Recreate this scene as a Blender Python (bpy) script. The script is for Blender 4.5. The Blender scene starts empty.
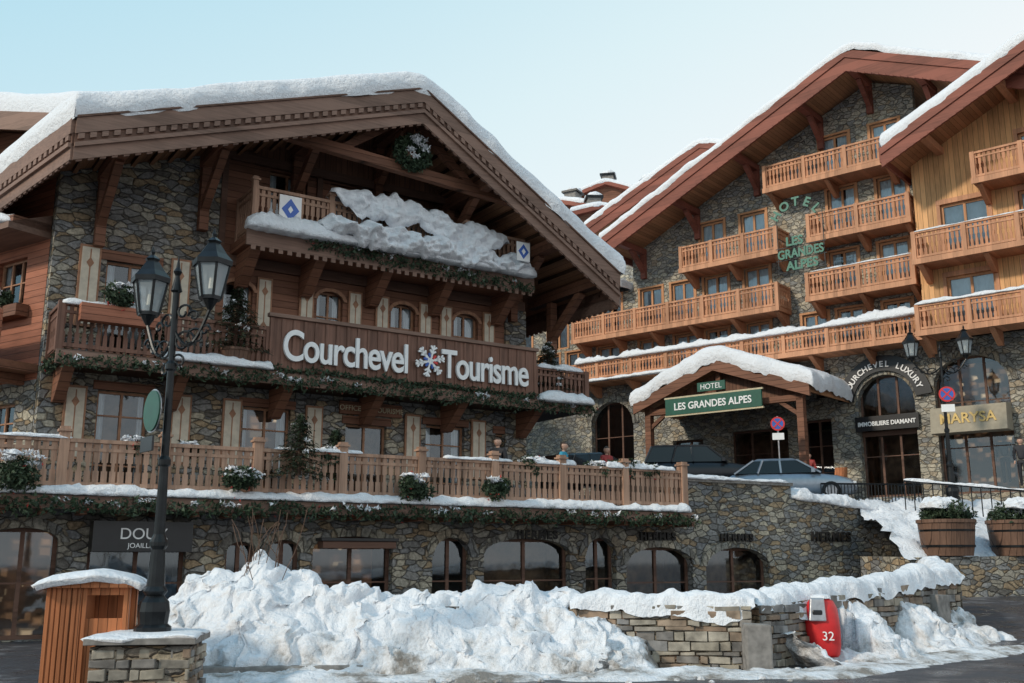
import bpy, math, random
from mathutils import Vector, Matrix, noise
R=random.Random(7)
sc=bpy.context.scene
V=Vector
# ---------------------------------------------------------------- materials
M={}
def newmat(name):
    m=bpy.data.materials.new(name);m.use_nodes=True;nt=m.node_tree
    b=nt.nodes["Principled BSDF"];M[name]=m
    return m,nt,b
def N(nt,t,**k):
    n=nt.nodes.new(t)
    for a,v in k.items():
        if a=='inp':
            for i,x in v.items(): n.inputs[i].default_value=x
        else: setattr(n,a,v)
    return n
def ramp(nt,stops,interp='LINEAR'):
    r=nt.nodes.new("ShaderNodeValToRGB");r.color_ramp.interpolation=interp
    e=r.color_ramp.elements
    while len(e)<len(stops): e.new(.5)
    for i,(p,c) in enumerate(stops):
        e[i].position=p;e[i].color=(*c,1)
    return r
def coords(nt,scale=(1,1,1)):
    tc=N(nt,"ShaderNodeTexCoord");mp=N(nt,"ShaderNodeMapping")
    mp.inputs['Scale'].default_value=scale
    nt.links.new(tc.outputs['Object'],mp.inputs[0]);return mp
def bump(nt,b,sock,strength,dist):
    bp=N(nt,"ShaderNodeBump");bp.inputs['Strength'].default_value=strength;bp.inputs['Distance'].default_value=dist
    nt.links.new(sock,bp.inputs['Height']);nt.links.new(bp.outputs[0],b.inputs['Normal']);return bp
def mixc(nt,fac,a,b2,mode='MIX'):
    m=N(nt,"ShaderNodeMix",data_type='RGBA',blend_type=mode)
    for s,v in ((0,fac),(6,a),(7,b2)):
        if isinstance(v,(int,float)): m.inputs[s].default_value=v
        elif isinstance(v,tuple): m.inputs[s].default_value=(*v,1)
        else: nt.links.new(v,m.inputs[s])
    return m.outputs[2]
def plain(name,c,rough=.6,metal=0,var=.25,scale=6,bmp=.15,spec=.5):
    m,nt,b=newmat(name);mp=coords(nt)
    n=N(nt,"ShaderNodeTexNoise",inp={'Scale':scale,'Detail':4});nt.links.new(mp.outputs[0],n.inputs[0])
    r=ramp(nt,[(.3,tuple(x*(1-var) for x in c)),(.7,tuple(min(1,x*(1+var)) for x in c))])
    nt.links.new(n.outputs[0],r.inputs[0]);nt.links.new(r.outputs[0],b.inputs['Base Color'])
    b.inputs['Roughness'].default_value=rough;b.inputs['Metallic'].default_value=metal
    b.inputs['Specular IOR Level'].default_value=spec
    if bmp: bump(nt,b,n.outputs[0],bmp,.03)
    return m
def stone(name,pal,scale=2.3,zs=1.9,mortar=(.2,.18,.15),gain=1,rnd=1.0,soft=1):
    m,nt,b=newmat(name);mp=coords(nt)
    nn=N(nt,"ShaderNodeTexNoise",inp={'Scale':3.5,'Detail':2});nt.links.new(mp.outputs[0],nn.inputs[0])
    off=N(nt,"ShaderNodeVectorMath",operation='SCALE');off.inputs['Scale'].default_value=.15
    nt.links.new(nn.outputs['Color'],off.inputs[0])
    ad=N(nt,"ShaderNodeVectorMath",operation='ADD');nt.links.new(mp.outputs[0],ad.inputs[0]);nt.links.new(off.outputs[0],ad.inputs[1])
    ml=N(nt,"ShaderNodeVectorMath",operation='MULTIPLY');ml.inputs[1].default_value=(1,1,zs);nt.links.new(ad.outputs[0],ml.inputs[0])
    v=N(nt,"ShaderNodeTexVoronoi",feature='F1',inp={'Scale':scale,'Randomness':rnd})
    e=N(nt,"ShaderNodeTexVoronoi",feature='DISTANCE_TO_EDGE',inp={'Scale':scale,'Randomness':rnd})
    nt.links.new(ml.outputs[0],v.inputs[0]);nt.links.new(ml.outputs[0],e.inputs[0])
    sx=N(nt,"ShaderNodeSeparateColor");nt.links.new(v.outputs['Color'],sx.inputs[0])
    k=len(pal);r=ramp(nt,[(i/k,tuple(x*gain for x in c)) for i,c in enumerate(pal)],'CONSTANT')
    nt.links.new(sx.outputs[0],r.inputs[0])
    n2=N(nt,"ShaderNodeTexNoise",inp={'Scale':11,'Detail':4,'Roughness':.75});nt.links.new(mp.outputs[0],n2.inputs[0])
    r2=ramp(nt,[(.28,(.42,.42,.42)),(.72,(1.45,1.45,1.45))]);nt.links.new(n2.outputs[0],r2.inputs[0])
    c1=mixc(nt,1.0,r.outputs[0],r2.outputs[0],'MULTIPLY')
    r3=ramp(nt,[(.0,(0,0,0)),(.045,(1,1,1))]);nt.links.new(e.outputs[0],r3.inputs[0])
    n4=N(nt,"ShaderNodeTexNoise",inp={'Scale':.5,'Detail':3});nt.links.new(mp.outputs[0],n4.inputs[0])
    r4=ramp(nt,[(.3,(.70,.70,.72)),(.7,(1.12,1.1,1.06))]);nt.links.new(n4.outputs[0],r4.inputs[0])
    c2=mixc(nt,r3.outputs[0],tuple(x*.6 for x in mortar),c1)
    c3=mixc(nt,1.0,c2,r4.outputs[0],'MULTIPLY')
    nt.links.new(c3,b.inputs['Base Color']);b.inputs['Roughness'].default_value=.88;b.inputs['Specular IOR Level'].default_value=.25
    r5=ramp(nt,[(.0,(0,0,0)),(.10,(1,1,1))]);nt.links.new(e.outputs[0],r5.inputs[0])
    a=N(nt,"ShaderNodeMath",operation='MULTIPLY_ADD');a.inputs[1].default_value=.6
    nt.links.new(n2.outputs[0],a.inputs[0]);nt.links.new(r5.outputs[0],a.inputs[2])
    bump(nt,b,a.outputs[0],.95,.05);return m
def wood(name,c,axis='z',w=.16,var=.3,rough=.6,groove=True):
    m,nt,b=newmat(name);mp=coords(nt)
    s=N(nt,"ShaderNodeSeparateXYZ");nt.links.new(mp.outputs[0],s.inputs[0])
    so=s.outputs['xyz'.index(axis)]
    d=N(nt,"ShaderNodeMath",operation='MULTIPLY');d.inputs[1].default_value=1/w;nt.links.new(so,d.inputs[0])
    fl=N(nt,"ShaderNodeMath",operation='FLOOR');nt.links.new(d.outputs[0],fl.inputs[0])
    fr=N(nt,"ShaderNodeMath",operation='FRACT');nt.links.new(d.outputs[0],fr.inputs[0])
    wn=N(nt,"ShaderNodeTexWhiteNoise",noise_dimensions='1D');nt.links.new(fl.outputs[0],wn.inputs['W'])
    sc_={'x':(22,22,1.6),'y':(2,22,22),'z':(1.6,8,22)}[axis]
    mp2=coords(nt,sc_);g=N(nt,"ShaderNodeTexNoise",inp={'Scale':1.0,'Detail':3,'Roughness':.6});nt.links.new(mp2.outputs[0],g.inputs[0])
    st=N(nt,"ShaderNodeTexNoise",inp={'Scale':.9,'Detail':3});nt.links.new(mp.outputs[0],st.inputs[0])
    a1=N(nt,"ShaderNodeMath",operation='MULTIPLY_ADD');a1.inputs[1].default_value=.5;nt.links.new(wn.outputs[0],a1.inputs[0]);nt.links.new(g.outputs[0],a1.inputs[2])
    a2=N(nt,"ShaderNodeMath",operation='MULTIPLY_ADD');a2.inputs[1].default_value=.6;nt.links.new(st.outputs[0],a2.inputs[0]);nt.links.new(a1.outputs[0],a2.inputs[2])
    r=ramp(nt,[(.35,(0,0,0)),(1,(1,1,1))])
    hs=N(nt,"ShaderNodeMath",operation='MULTIPLY');hs.inputs[1].default_value=.8;nt.links.new(a2.outputs[0],hs.inputs[0]);nt.links.new(hs.outputs[0],r.inputs[0])
    col=mixc(nt,r.outputs[0],tuple(x*(1-var*1.6) for x in c),tuple(min(1,x*(1+var*1.5)) for x in c))
    if groove:
        rg=ramp(nt,[(0,(.15,.15,.15)),(.06,(1,1,1)),(.94,(1,1,1)),(1,(.15,.15,.15))]);nt.links.new(fr.outputs[0],rg.inputs[0])
        col=mixc(nt,1.0,col,rg.outputs[0],'MULTIPLY');bump(nt,b,rg.outputs[0],.5,.02)
    else: bump(nt,b,g.outputs[0],.25,.01)
    nt.links.new(col,b.inputs['Base Color']);b.inputs['Roughness'].default_value=rough;b.inputs['Specular IOR Level'].default_value=.25
    return m
PAL=[(.20,.20,.195),(.31,.285,.235),(.24,.235,.225),(.41,.375,.30),(.29,.22,.145),(.22,.225,.23),(.36,.335,.28),(.155,.145,.13),(.33,.255,.17),(.27,.27,.265)]
PALH=[(.29,.285,.26),(.38,.36,.30),(.32,.31,.275),(.44,.405,.33),(.34,.29,.22),(.25,.255,.25),(.40,.375,.32),(.21,.20,.18)]
PALW=[(.24,.20,.16),(.32,.26,.19),(.20,.18,.16),(.37,.31,.23),(.28,.18,.115),(.22,.20,.18),(.33,.24,.15),(.17,.14,.11)]
stone('stone_l',PAL,3.1,2.2,gain=1.12,mortar=(.16,.145,.125));stone('stone_h',PALH,3.5,1.8,gain=1.15,mortar=(.27,.25,.21));stone('stone_low',PALW,3.0,2.9,gain=1.0,mortar=(.10,.085,.07))
stone('stone_vous',PALH,4.5,.6,gain=.95)
wood('w_dark',(.165,.076,.047),'z',.19);wood('w_darkv',(.14,.07,.045),'x',.17)
wood('w_fascia',(.185,.115,.088),'z',.35,groove=False);wood('w_trim',(.11,.06,.043),'z',.3,groove=False)
wood('w_soffit',(.22,.112,.063),'x',.15)
wood('w_rail',(.30,.185,.13),'x',.15,var=.32,groove=False)
wood('w_red',(.27,.105,.063),'z',.17)
wood('w_balc',(.15,.078,.056),'x',.15,var=.32,groove=False)
wood('w_hrail',(.38,.175,.095),'x',.2,var=.32,groove=False)
wood('w_hpost',(.44,.22,.125),'x',.2,var=.25,groove=False)
wood('w_hfascia',(.19,.064,.044),'z',.35,groove=False)
wood('w_wing',(.53,.295,.135),'x',.2,var=.3)
wood('w_hsoff',(.33,.165,.085),'x',.16)
wood('w_orange',(.40,.145,.06),'x',.12,var=.25)
wood('w_tub',(.13,.075,.052),'x',.12)
wood('w_hframe',(.44,.22,.11),'x',.5,var=.15,groove=False)
plain('shutter',(.58,.52,.42),.6,var=.14);plain('shutter_trim',(.32,.16,.09),.6)
plain('concrete',(.22,.205,.19),.9,var=.35,scale=7,bmp=.5)
plain('iron',(.016,.018,.02),.35,.6,var=.3);plain('red',(.60,.02,.022),.45,var=.15,bmp=.2)
plain('white',(.82,.82,.82),.5,var=.04,bmp=0);plain('signblue',(.04,.12,.45),.4,var=.1,bmp=0)
plain('signred',(.6,.03,.03),.4,var=.1,bmp=0);plain('bronze',(.012,.01,.009),.6,.1);plain('green_sign',(.01,.09,.06),.4,var=.15,bmp=0)
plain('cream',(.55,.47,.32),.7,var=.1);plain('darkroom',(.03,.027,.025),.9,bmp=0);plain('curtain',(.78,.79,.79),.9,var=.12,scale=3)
plain('warmroom',(.20,.12,.07),.8,var=.8,scale=2.5);plain('black',(.012,.012,.014),.35,var=.2,bmp=0);plain('gold',(.50,.36,.14),.4,.4,var=.1,bmp=0)
plain('greensign_back',(.04,.17,.12),.5,var=.15,bmp=0);plain('darkgreen',(.012,.075,.045),.4,var=.2,bmp=0);plain('tyre',(.02,.02,.02),.8);plain('alloy',(.4,.4,.42),.3,.8)
plain('car_black',(.02,.022,.027),.25,.3,var=.1,bmp=0);plain('car_silver',(.33,.36,.40),.3,.55,var=.08,bmp=0)
plain('tail',(.4,.01,.01),.2,bmp=0);plain('bark',(.08,.05,.035),.9,bmp=.5,scale=20)
plain('skin',(.5,.3,.22),.5,var=.05,bmp=0);plain('hair',(.05,.03,.02),.6,bmp=0);plain('jacket_blue',(.02,.30,.45),.6,bmp=.1);plain('cloth_dark',(.02,.02,.025),.7);plain('jacket_red',(.3,.03,.03),.6)
plain('twig',(.10,.055,.035),.8,bmp=0);plain('bulb',(.8,.75,.6),.3,bmp=0)
plain('awning',(.34,.30,.23),.8,var=.1)
def leafmat(name,a,b_):
    m,nt,b=newmat(name);mp=coords(nt);n=N(nt,"ShaderNodeTexNoise",inp={'Scale':9,'Detail':2});nt.links.new(mp.outputs[0],n.inputs[0])
    r=ramp(nt,[(.35,a),(.65,b_)]);nt.links.new(n.outputs[0],r.inputs[0]);nt.links.new(r.outputs[0],b.inputs['Base Color']);b.inputs['Roughness'].default_value=.7
leafmat('leaf',(.014,.03,.015),(.045,.075,.035));leafmat('berry',(.3,.02,.02),(.5,.05,.04))
def snowmat(name,c=(.82,.84,.88),dirt=.0):
    m,nt,b=newmat(name);mp=coords(nt)
    n=N(nt,"ShaderNodeTexNoise",inp={'Scale':5.5,'Detail':5,'Roughness':.68});nt.links.new(mp.outputs[0],n.inputs[0])
    n2=N(nt,"ShaderNodeTexNoise",inp={'Scale':1.3,'Detail':6,'Roughness':.72});nt.links.new(mp.outputs[0],n2.inputs[0])
    if dirt:
        s=N(nt,"ShaderNodeSeparateXYZ");nt.links.new(mp.outputs[0],s.inputs[0])
        ma=N(nt,"ShaderNodeMath",operation='MULTIPLY_ADD');ma.inputs[1].default_value=.20;ma.inputs[2].default_value=-.12
        nt.links.new(s.outputs[2],ma.inputs[0]);ad=N(nt,"ShaderNodeMath",operation='ADD');nt.links.new(ma.outputs[0],ad.inputs[0]);nt.links.new(n2.outputs[0],ad.inputs[1])
        r=ramp(nt,[(.29,(.26,.235,.21)),(.40,(.66,.66,.67)),(.50,c)]);nt.links.new(ad.outputs[0],r.inputs[0])
    else:
        r=ramp(nt,[(.2,tuple(x*.90 for x in c)),(.46,c)]);nt.links.new(n2.outputs[0],r.inputs[0])
    nt.links.new(r.outputs[0],b.inputs['Base Color']);b.inputs['Roughness'].default_value=.75
    b.inputs['Specular IOR Level'].default_value=.2
    bump(nt,b,n.outputs[0],.75,.14)
snowmat('snow');snowmat('snow_dirty',(.81,.83,.87),.4)
m,nt,b=newmat('glass');nt.nodes.remove(b)
tr=N(nt,"ShaderNodeBsdfTransparent");tr.inputs[0].default_value=(.8,.85,.88,1);gl=N(nt,"ShaderNodeBsdfGlossy");gl.inputs['Roughness'].default_value=.04;gl.inputs[0].default_value=(.85,.93,1,1)
lw=N(nt,"ShaderNodeLayerWeight");lw.inputs[0].default_value=.5
ms=N(nt,"ShaderNodeMixShader");nt.links.new(lw.outputs['Fresnel'],ms.inputs[0]);nt.links.new(tr.outputs[0],ms.inputs[1]);nt.links.new(gl.outputs[0],ms.inputs[2])
nt.links.new(ms.outputs[0],nt.nodes['Material Output'].inputs[0])
m,nt,b=newmat('carglass');b.inputs['Base Color'].default_value=(.01,.012,.015,1);b.inputs['Roughness'].default_value=.05
m,nt,b=newmat('lampglass');b.inputs['Base Color'].default_value=(.5,.57,.61,1);b.inputs['Roughness'].default_value=.1;b.inputs['Alpha'].default_value=.45
# dim lit shop interior: shelves and goods
m,nt,b=newmat('warmlit');b.inputs['Base Color'].default_value=(.2,.12,.07,1)
mp=coords(nt,(1,.6,1.3));n=N(nt,"ShaderNodeTexVoronoi",distance='CHEBYCHEV',inp={'Scale':3.6,'Randomness':.8});nt.links.new(mp.outputs[0],n.inputs[0])
sx=N(nt,"ShaderNodeSeparateColor");nt.links.new(n.outputs['Color'],sx.inputs[0])
r=ramp(nt,[(0,(.02,.012,.008)),(.45,(.07,.035,.018)),(.62,(.28,.15,.075)),(.8,(.10,.05,.03)),(.93,(.75,.52,.30))],'CONSTANT');nt.links.new(sx.outputs[0],r.inputs[0])
r2=ramp(nt,[(.1,(1,1,1)),(.5,(.15,.15,.15))]);nt.links.new(n.outputs['Distance'],r2.inputs[0])
nt.links.new(mixc(nt,1.0,r.outputs[0],r2.outputs[0],'MULTIPLY'),b.inputs['Emission Color']);b.inputs['Emission Strength'].default_value=.8
m,nt,b=newmat('ground');mp=coords(nt)
n=N(nt,"ShaderNodeTexNoise",inp={'Scale':.55,'Detail':7,'Roughness':.65});nt.links.new(mp.outputs[0],n.inputs[0])
n2=N(nt,"ShaderNodeTexNoise",inp={'Scale':30,'Detail':4});nt.links.new(mp.outputs[0],n2.inputs[0])
asp=ramp(nt,[(.3,(.03,.03,.035)),(.7,(.085,.08,.088))]);nt.links.new(n2.outputs[0],asp.inputs[0])
f=ramp(nt,[(.56,(0,0,0)),(.72,(1,1,1))]);nt.links.new(n.outputs[0],f.inputs[0])
c=mixc(nt,f.outputs[0],asp.outputs[0],(.36,.36,.38));nt.links.new(c,b.inputs['Base Color'])
n3=N(nt,"ShaderNodeTexNoise",inp={'Scale':1.3,'Detail':5});nt.links.new(mp.outputs[0],n3.inputs[0])
r=ramp(nt,[(.4,(.25,)*3),(.6,(.65,)*3)]);nt.links.new(n3.outputs[0],r.inputs[0]);nt.links.new(r.outputs[0],b.inputs['Roughness']);bump(nt,b,n2.outputs[0],.5,.03)

# ---------------------------------------------------------------- mesh builder
class MB:
    def __init__(s): s.v=[];s.f=[];s.mi=[];s.ms=[]
    def m(s,n):
        if n not in s.ms: s.ms.append(n)
        return s.ms.index(n)
    def add(s,vs,fs,m):
        o=len(s.v);s.v+=[tuple(x) for x in vs];i=s.m(m)
        for f in fs: s.f.append([o+k for k in f]);s.mi.append(i)
    def quad(s,a,b,c,d,m): s.add([a,b,c,d],[(0,1,2,3)],m)
    def box(s,x0,x1,y0,y1,z0,z1,m):
        s.add([(x0,y0,z0),(x1,y0,z0),(x1,y1,z0),(x0,y1,z0),(x0,y0,z1),(x1,y0,z1),(x1,y1,z1),(x0,y1,z1)],
              [(0,3,2,1),(4,5,6,7),(0,1,5,4),(1,2,6,5),(2,3,7,6),(3,0,4,7)],m)
    def hexa(s,b,t,m): s.add(list(b)+list(t),[(0,3,2,1),(4,5,6,7),(0,1,5,4),(1,2,6,5),(2,3,7,6),(3,0,4,7)],m)
    def obox(s,p0,p1,w,z0,z1,m):
        p0=V((p0[0],p0[1]));p1=V((p1[0],p1[1]));d=(p1-p0)
        if d.length<1e-6: return
        d.normalize();n=V((-d.y,d.x))*w/2
        q=[p0-n,p1-n,p1+n,p0+n]
        s.hexa([(a.x,a.y,z0) for a in q],[(a.x,a.y,z1) for a in q],m)
    def bar(s,p0,p1,w,h,m):
        p0=V(p0);p1=V(p1);d=(p1-p0).normalized();up=V((0,0,1))
        if abs(d.z)>.95: up=V((0,1,0))
        a=d.cross(up).normalized()*w/2;b=a.cross(d).normalized()*h/2
        s.hexa([p0-a-b,p0+a-b,p0+a+b,p0-a+b],[p1-a-b,p1+a-b,p1+a+b,p1-a+b],m)
    def prism(s,pts,y0,y1,m):
        n=len(pts);s.add([(x,y0,z) for x,z in pts]+[(x,y1,z) for x,z in pts],
            [tuple(range(n)),tuple(range(2*n-1,n-1,-1))]+[(i,(i+1)%n,n+(i+1)%n,n+i)[::-1] for i in range(n)],m)
    def cyl(s,p0,p1,r0,r1,n,m,cap=True,rot=0):
        p0=V(p0);p1=V(p1);d=(p1-p0).normalized();a=d.orthogonal().normalized()
        if abs(d.z)>.99: a=V((math.cos(rot),math.sin(rot),0))
        b=d.cross(a);vs=[]
        for p,r in ((p0,r0),(p1,r1)):
            for i in range(n):
                t=2*math.pi*i/n;vs.append(p+a*math.cos(t)*r+b*math.sin(t)*r)
        fs=[(i,(i+1)%n,n+(i+1)%n,n+i) for i in range(n)]
        if cap: fs+=[tuple(range(n))[::-1],tuple(range(n,2*n))]
        s.add(vs,fs,m)
    def tube(s,pts,r,m,n=6):
        for a,b in zip(pts,pts[1:]): s.cyl(a,b,r,r,n,m)
    def lathe(s,c,prof,n,m):
        for (r0,z0),(r1,z1) in zip(prof,prof[1:]): s.cyl((c[0],c[1],c[2]+z0),(c[0],c[1],c[2]+z1),max(r0,.002),max(r1,.002),n,m)
    def build(s,name,parent=None,mat=None,smooth=False,bevel=0,sub=0):
        me=bpy.data.meshes.new(name);me.from_pydata(s.v,[],s.f)
        for n in s.ms: me.materials.append(M[n])
        me.polygons.foreach_set('material_index',s.mi)
        if smooth: me.polygons.foreach_set('use_smooth',[True]*len(me.polygons))
        me.update();ob=bpy.data.objects.new(name,me);sc.collection.objects.link(ob)
        if parent: ob.parent=parent
        if mat is not None: ob.matrix_world=mat
        if bevel:
            b=ob.modifiers.new('b','BEVEL');b.width=bevel;b.segments=2;b.limit_method='ANGLE'
        if sub:
            q=ob.modifiers.new('s','SUBSURF');q.levels=q.render_levels=sub
        return ob
def empty(name,mat=None,parent=None):
    e=bpy.data.objects.new(name,None);sc.collection.objects.link(e)
    if parent: e.parent=parent
    if mat is not None: e.matrix_world=mat
    return e
def frame(x,y,a,z=0): return Matrix.Translation((x,y,z))@Matrix.Rotation(math.radians(a),4,'Z')
FL=frame(-11.0,23.77,33.4);FT=frame(-10.64,21.2,29.3);FH=frame(11.6,45,-40);FW=frame(-11.35,24.1,-33)
def text(body,size,loc,m,parent=None,mat=None,ext=.02,bold=0,align='CENTER',name='lettering',rot=(math.pi/2,0,0),spacing=1,xs=1):
    t=bpy.data.curves.new(name,'FONT');t.body=body;t.size=size;t.extrude=ext;t.offset=bold;t.align_x=align;t.space_character=spacing
    t.materials.append(M[m]);o=bpy.data.objects.new(name,t);sc.collection.objects.link(o)
    loc_m=Matrix.Translation(loc)@Matrix.Rotation(rot[2],4,'Z')@Matrix.Rotation(rot[1],4,'Y')@Matrix.Rotation(rot[0],4,'X')@Matrix.Diagonal((xs,1,1,1))
    if parent: o.parent=parent;o.matrix_local=loc_m
    else: o.matrix_world=(mat or Matrix())@loc_m
    return o
def wall(mb,x0,x1,z0,z1,y,holes,m,rev=.25,top=None):
    xs=sorted({x0,x1,*[max(x0,min(x1,h[0])) for h in holes],*[max(x0,min(x1,h[1])) for h in holes]})
    zs=sorted({z0,z1,*[max(z0,min(z1,h[2])) for h in holes],*[max(z0,min(z1,h[3])) for h in holes]})
    for a,b in zip(xs,xs[1:]):
        for c,d in zip(zs,zs[1:]):
            cx,cz=(a+b)/2,(c+d)/2
            if any(h[0]<cx<h[1] and h[2]<cz<h[3] for h in holes): continue
            mb.quad((a,y,c),(b,y,c),(b,y,d),(a,y,d),m)
    for h in holes:
        a,b,c,d=h[:4];r=y+rev
        mb.quad((a,y,c),(a,r,c),(a,r,d),(a,y,d),m);mb.quad((b,r,c),(b,y,c),(b,y,d),(b,r,d),m)
        mb.quad((a,y,d),(a,r,d),(b,r,d),(b,y,d),m);mb.quad((a,r,c),(a,y,c),(b,y,c),(b,r,c),m)
def window(mb,x0,x1,z0,z1,y,fr='w_trim',nx=2,nz=3,curt=.28,room='darkroom',ft=.06,dep=.9,rev=.2,seed=0,sheer=0):
    g=y+rev
    mb.quad((x0,g,z0),(x1,g,z0),(x1,g,z1),(x0,g,z1),'glass')
    f=g-.05
    mb.box(x0,x0+ft,f,g+.02,z0,z1,fr);mb.box(x1-ft,x1,f,g+.02,z0,z1,fr)
    mb.box(x0+ft,x1-ft,f,g+.02,z1-ft,z1,fr);mb.box(x0+ft,x1-ft,f,g+.02,z0,z0+ft,fr)
    for i in range(1,nx):
        xx=x0+(x1-x0)*i/nx;mb.box(xx-ft*.5,xx+ft*.5,f+.005,g+.015,z0+ft,z1-ft,fr)
    for i in range(1,nz):
        zz=z0+(z1-z0)*i/nz;mb.box(x0+ft,x1-ft,f+.012,g+.01,zz-.018,zz+.018,fr)
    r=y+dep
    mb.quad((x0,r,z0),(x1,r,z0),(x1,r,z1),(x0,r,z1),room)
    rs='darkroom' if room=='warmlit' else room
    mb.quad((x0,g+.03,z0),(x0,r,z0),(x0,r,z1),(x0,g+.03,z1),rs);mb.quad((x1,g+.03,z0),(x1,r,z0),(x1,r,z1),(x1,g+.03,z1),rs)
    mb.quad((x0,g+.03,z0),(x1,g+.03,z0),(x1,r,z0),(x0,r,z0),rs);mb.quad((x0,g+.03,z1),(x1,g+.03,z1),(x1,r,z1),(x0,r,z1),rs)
    if curt:
        w=x1-x0;rr=random.Random(seed+int(x0*97+z0*31))
        for s_ in (0,1):
            cw=w*curt*(.7+.8*rr.random());n=6
            if sheer and rr.random()<sheer: cw=w*.5
            for k in range(n):
                a=(x0+cw*k/n) if s_==0 else (x1-cw*(k+1)/n);b2=a+cw/n
                ya,yb=(g+.05,g+.09) if k%2 else (g+.09,g+.05)
                mb.quad((a,ya,z0),(b2,yb,z0),(b2,yb,z1),(a,ya,z1),'curtain')
def arch(mb,x0,x1,z1,y,rise,m,rev=.25,ring='stone_vous',rw=.22):
    xc=(x0+x1)/2;a=(x1-x0)/2;n=14
    P=[(xc-a*math.cos(math.pi*i/n),z1-rise+rise*math.sin(math.pi*i/n)) for i in range(n+1)]
    for p,q in zip(P,P[1:]):
        mb.quad((p[0],y+.001,p[1]),(q[0],y+.001,q[1]),(q[0],y+.001,z1),(p[0],y+.001,z1),m)
        mb.quad((p[0],y,p[1]),(p[0],y+rev,p[1]),(q[0],y+rev,q[1]),(q[0],y,q[1]),m)
        mb.quad((p[0],y+rev-.01,p[1]),(q[0],y+rev-.01,q[1]),(q[0],y+rev-.01,z1),(p[0],y+rev-.01,z1),m)
    if ring:
        o=[(xc-(a+rw)*math.cos(math.pi*i/n),z1-rise+(rise+rw)*math.sin(math.pi*i/n)) for i in range(n+1)]
        for i in range(n):
            mb.prism([P[i],P[i+1],o[i+1],o[i]],y-.05-(.015 if i%2 else 0),y+.03,ring)
def shutter(mb,x,w,z0,z1,y):
    mb.box(x-w/2,x+w/2,y-.07,y-.01,z0,z1,'shutter_trim')
    mb.box(x-w/2+.05,x+w/2-.05,y-.085,y-.068,z0+.06,z1-.06,'shutter')
    zc=(z0+z1)/2
    for dz in (-.28,.28):
        mb.prism([(x-.09,zc+dz*(z1-z0)),(x,zc+dz*(z1-z0)-.14),(x+.09,zc+dz*(z1-z0)),(x,zc+dz*(z1-z0)+.14)],y-.092,y-.084,'shutter_trim')
    mb.box(x-.015,x+.015,y-.09,y-.084,z0+.1,z1-.1,'shutter_trim')
def railing(mb,p0,p1,z0,z1,m='w_balc',sp=.15,bw=.1,post=2.0,pw=.14,mp=None,cap=False):
    p0=V((p0[0],p0[1]));p1=V((p1[0],p1[1]));L=(p1-p0).length;d=(p1-p0)/L;mp=mp or m
    mb.obox(p0,p1,.12,z1-.08,z1,mp);mb.obox(p0,p1,.07,z1-.26,z1-.19,mp);mb.obox(p0,p1,.08,z0+.06,z0+.15,mp)
    n=max(1,int(L/sp))
    for i in range(n):
        c=p0+d*(i+.5)*L/n;w=bw*(.9+.16*R.random())
        zm=(z0+z1-.1)/2
        mb.obox(c-d*w/2,c+d*w/2,.035,z0+.02,zm-.09,m);mb.obox(c-d*w/2,c+d*w/2,.035,zm+.09,z1-.08,m);mb.obox(c-d*w*.28,c+d*w*.28,.035,zm-.09,zm+.09,m)
    k=max(1,round(L/post))
    for i in range(k+1):
        c=p0+d*L*i/k
        mb.obox(c-d*pw/2,c+d*pw/2,pw,z0-.05,z1+(.14 if cap else .02),mp)
        if cap:
            mb.obox(c-d*(pw/2+.04),c+d*(pw/2+.04),pw+.08,z1+.14,z1+.19,mp)
            mb.obox(c-d*(pw/2),c+d*(pw/2),pw,z1+.19,z1+.25,mp)
def nz(x,y,z): return noise.noise(V((x,y,z)))
def snowline(mb,p0,p1,w,h,seed=0,m='snow',step=.12,rough=1.0,droop=.25,gap=0):
    p0=V(p0);p1=V(p1);L=(p1-p0).length;d=(p1-p0)/L;a=V((-d.y,d.x,0)).normalized()
    n=max(3,int(L/step));K=13;vs=[]
    for i in range(n+1):
        t=i/n;c=p0.lerp(p1,t);s=L*t
        e=max(0,min(1,min(s,L-s)/(w*.6)+.25));e=e**.5
        big=1+rough*(.7*nz(s*.8,seed*7.1,1)+.35*nz(s*2.6,seed*3.3,5)+.2*nz(s*6,seed,2));big=max(.3,big)
        for k in range(K):
            th=-droop+(math.pi+2*droop)*k/(K-1)
            j=1+.22*nz(s*3.5+k*.8,seed,k*.5)+.16*nz(s*9,seed+3,k*.9)*rough
            ww=w*.5*(.75+.25*big)*e;hh=h*big*e
            vs.append(c+a*math.cos(th)*ww*j+V((0,0,1))*math.sin(th)*hh*j*(1 if math.sin(th)>0 else .8))
    fs=[]
    for i in range(n):
        for k in range(K):
            k2=(k+1)%K;fs.append((i*K+k,(i+1)*K+k,(i+1)*K+k2,i*K+k2))
    fs+=[tuple(range(K)),tuple(range(n*K,n*K+K))[::-1]]
    mb.add(vs,fs,m)
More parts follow.
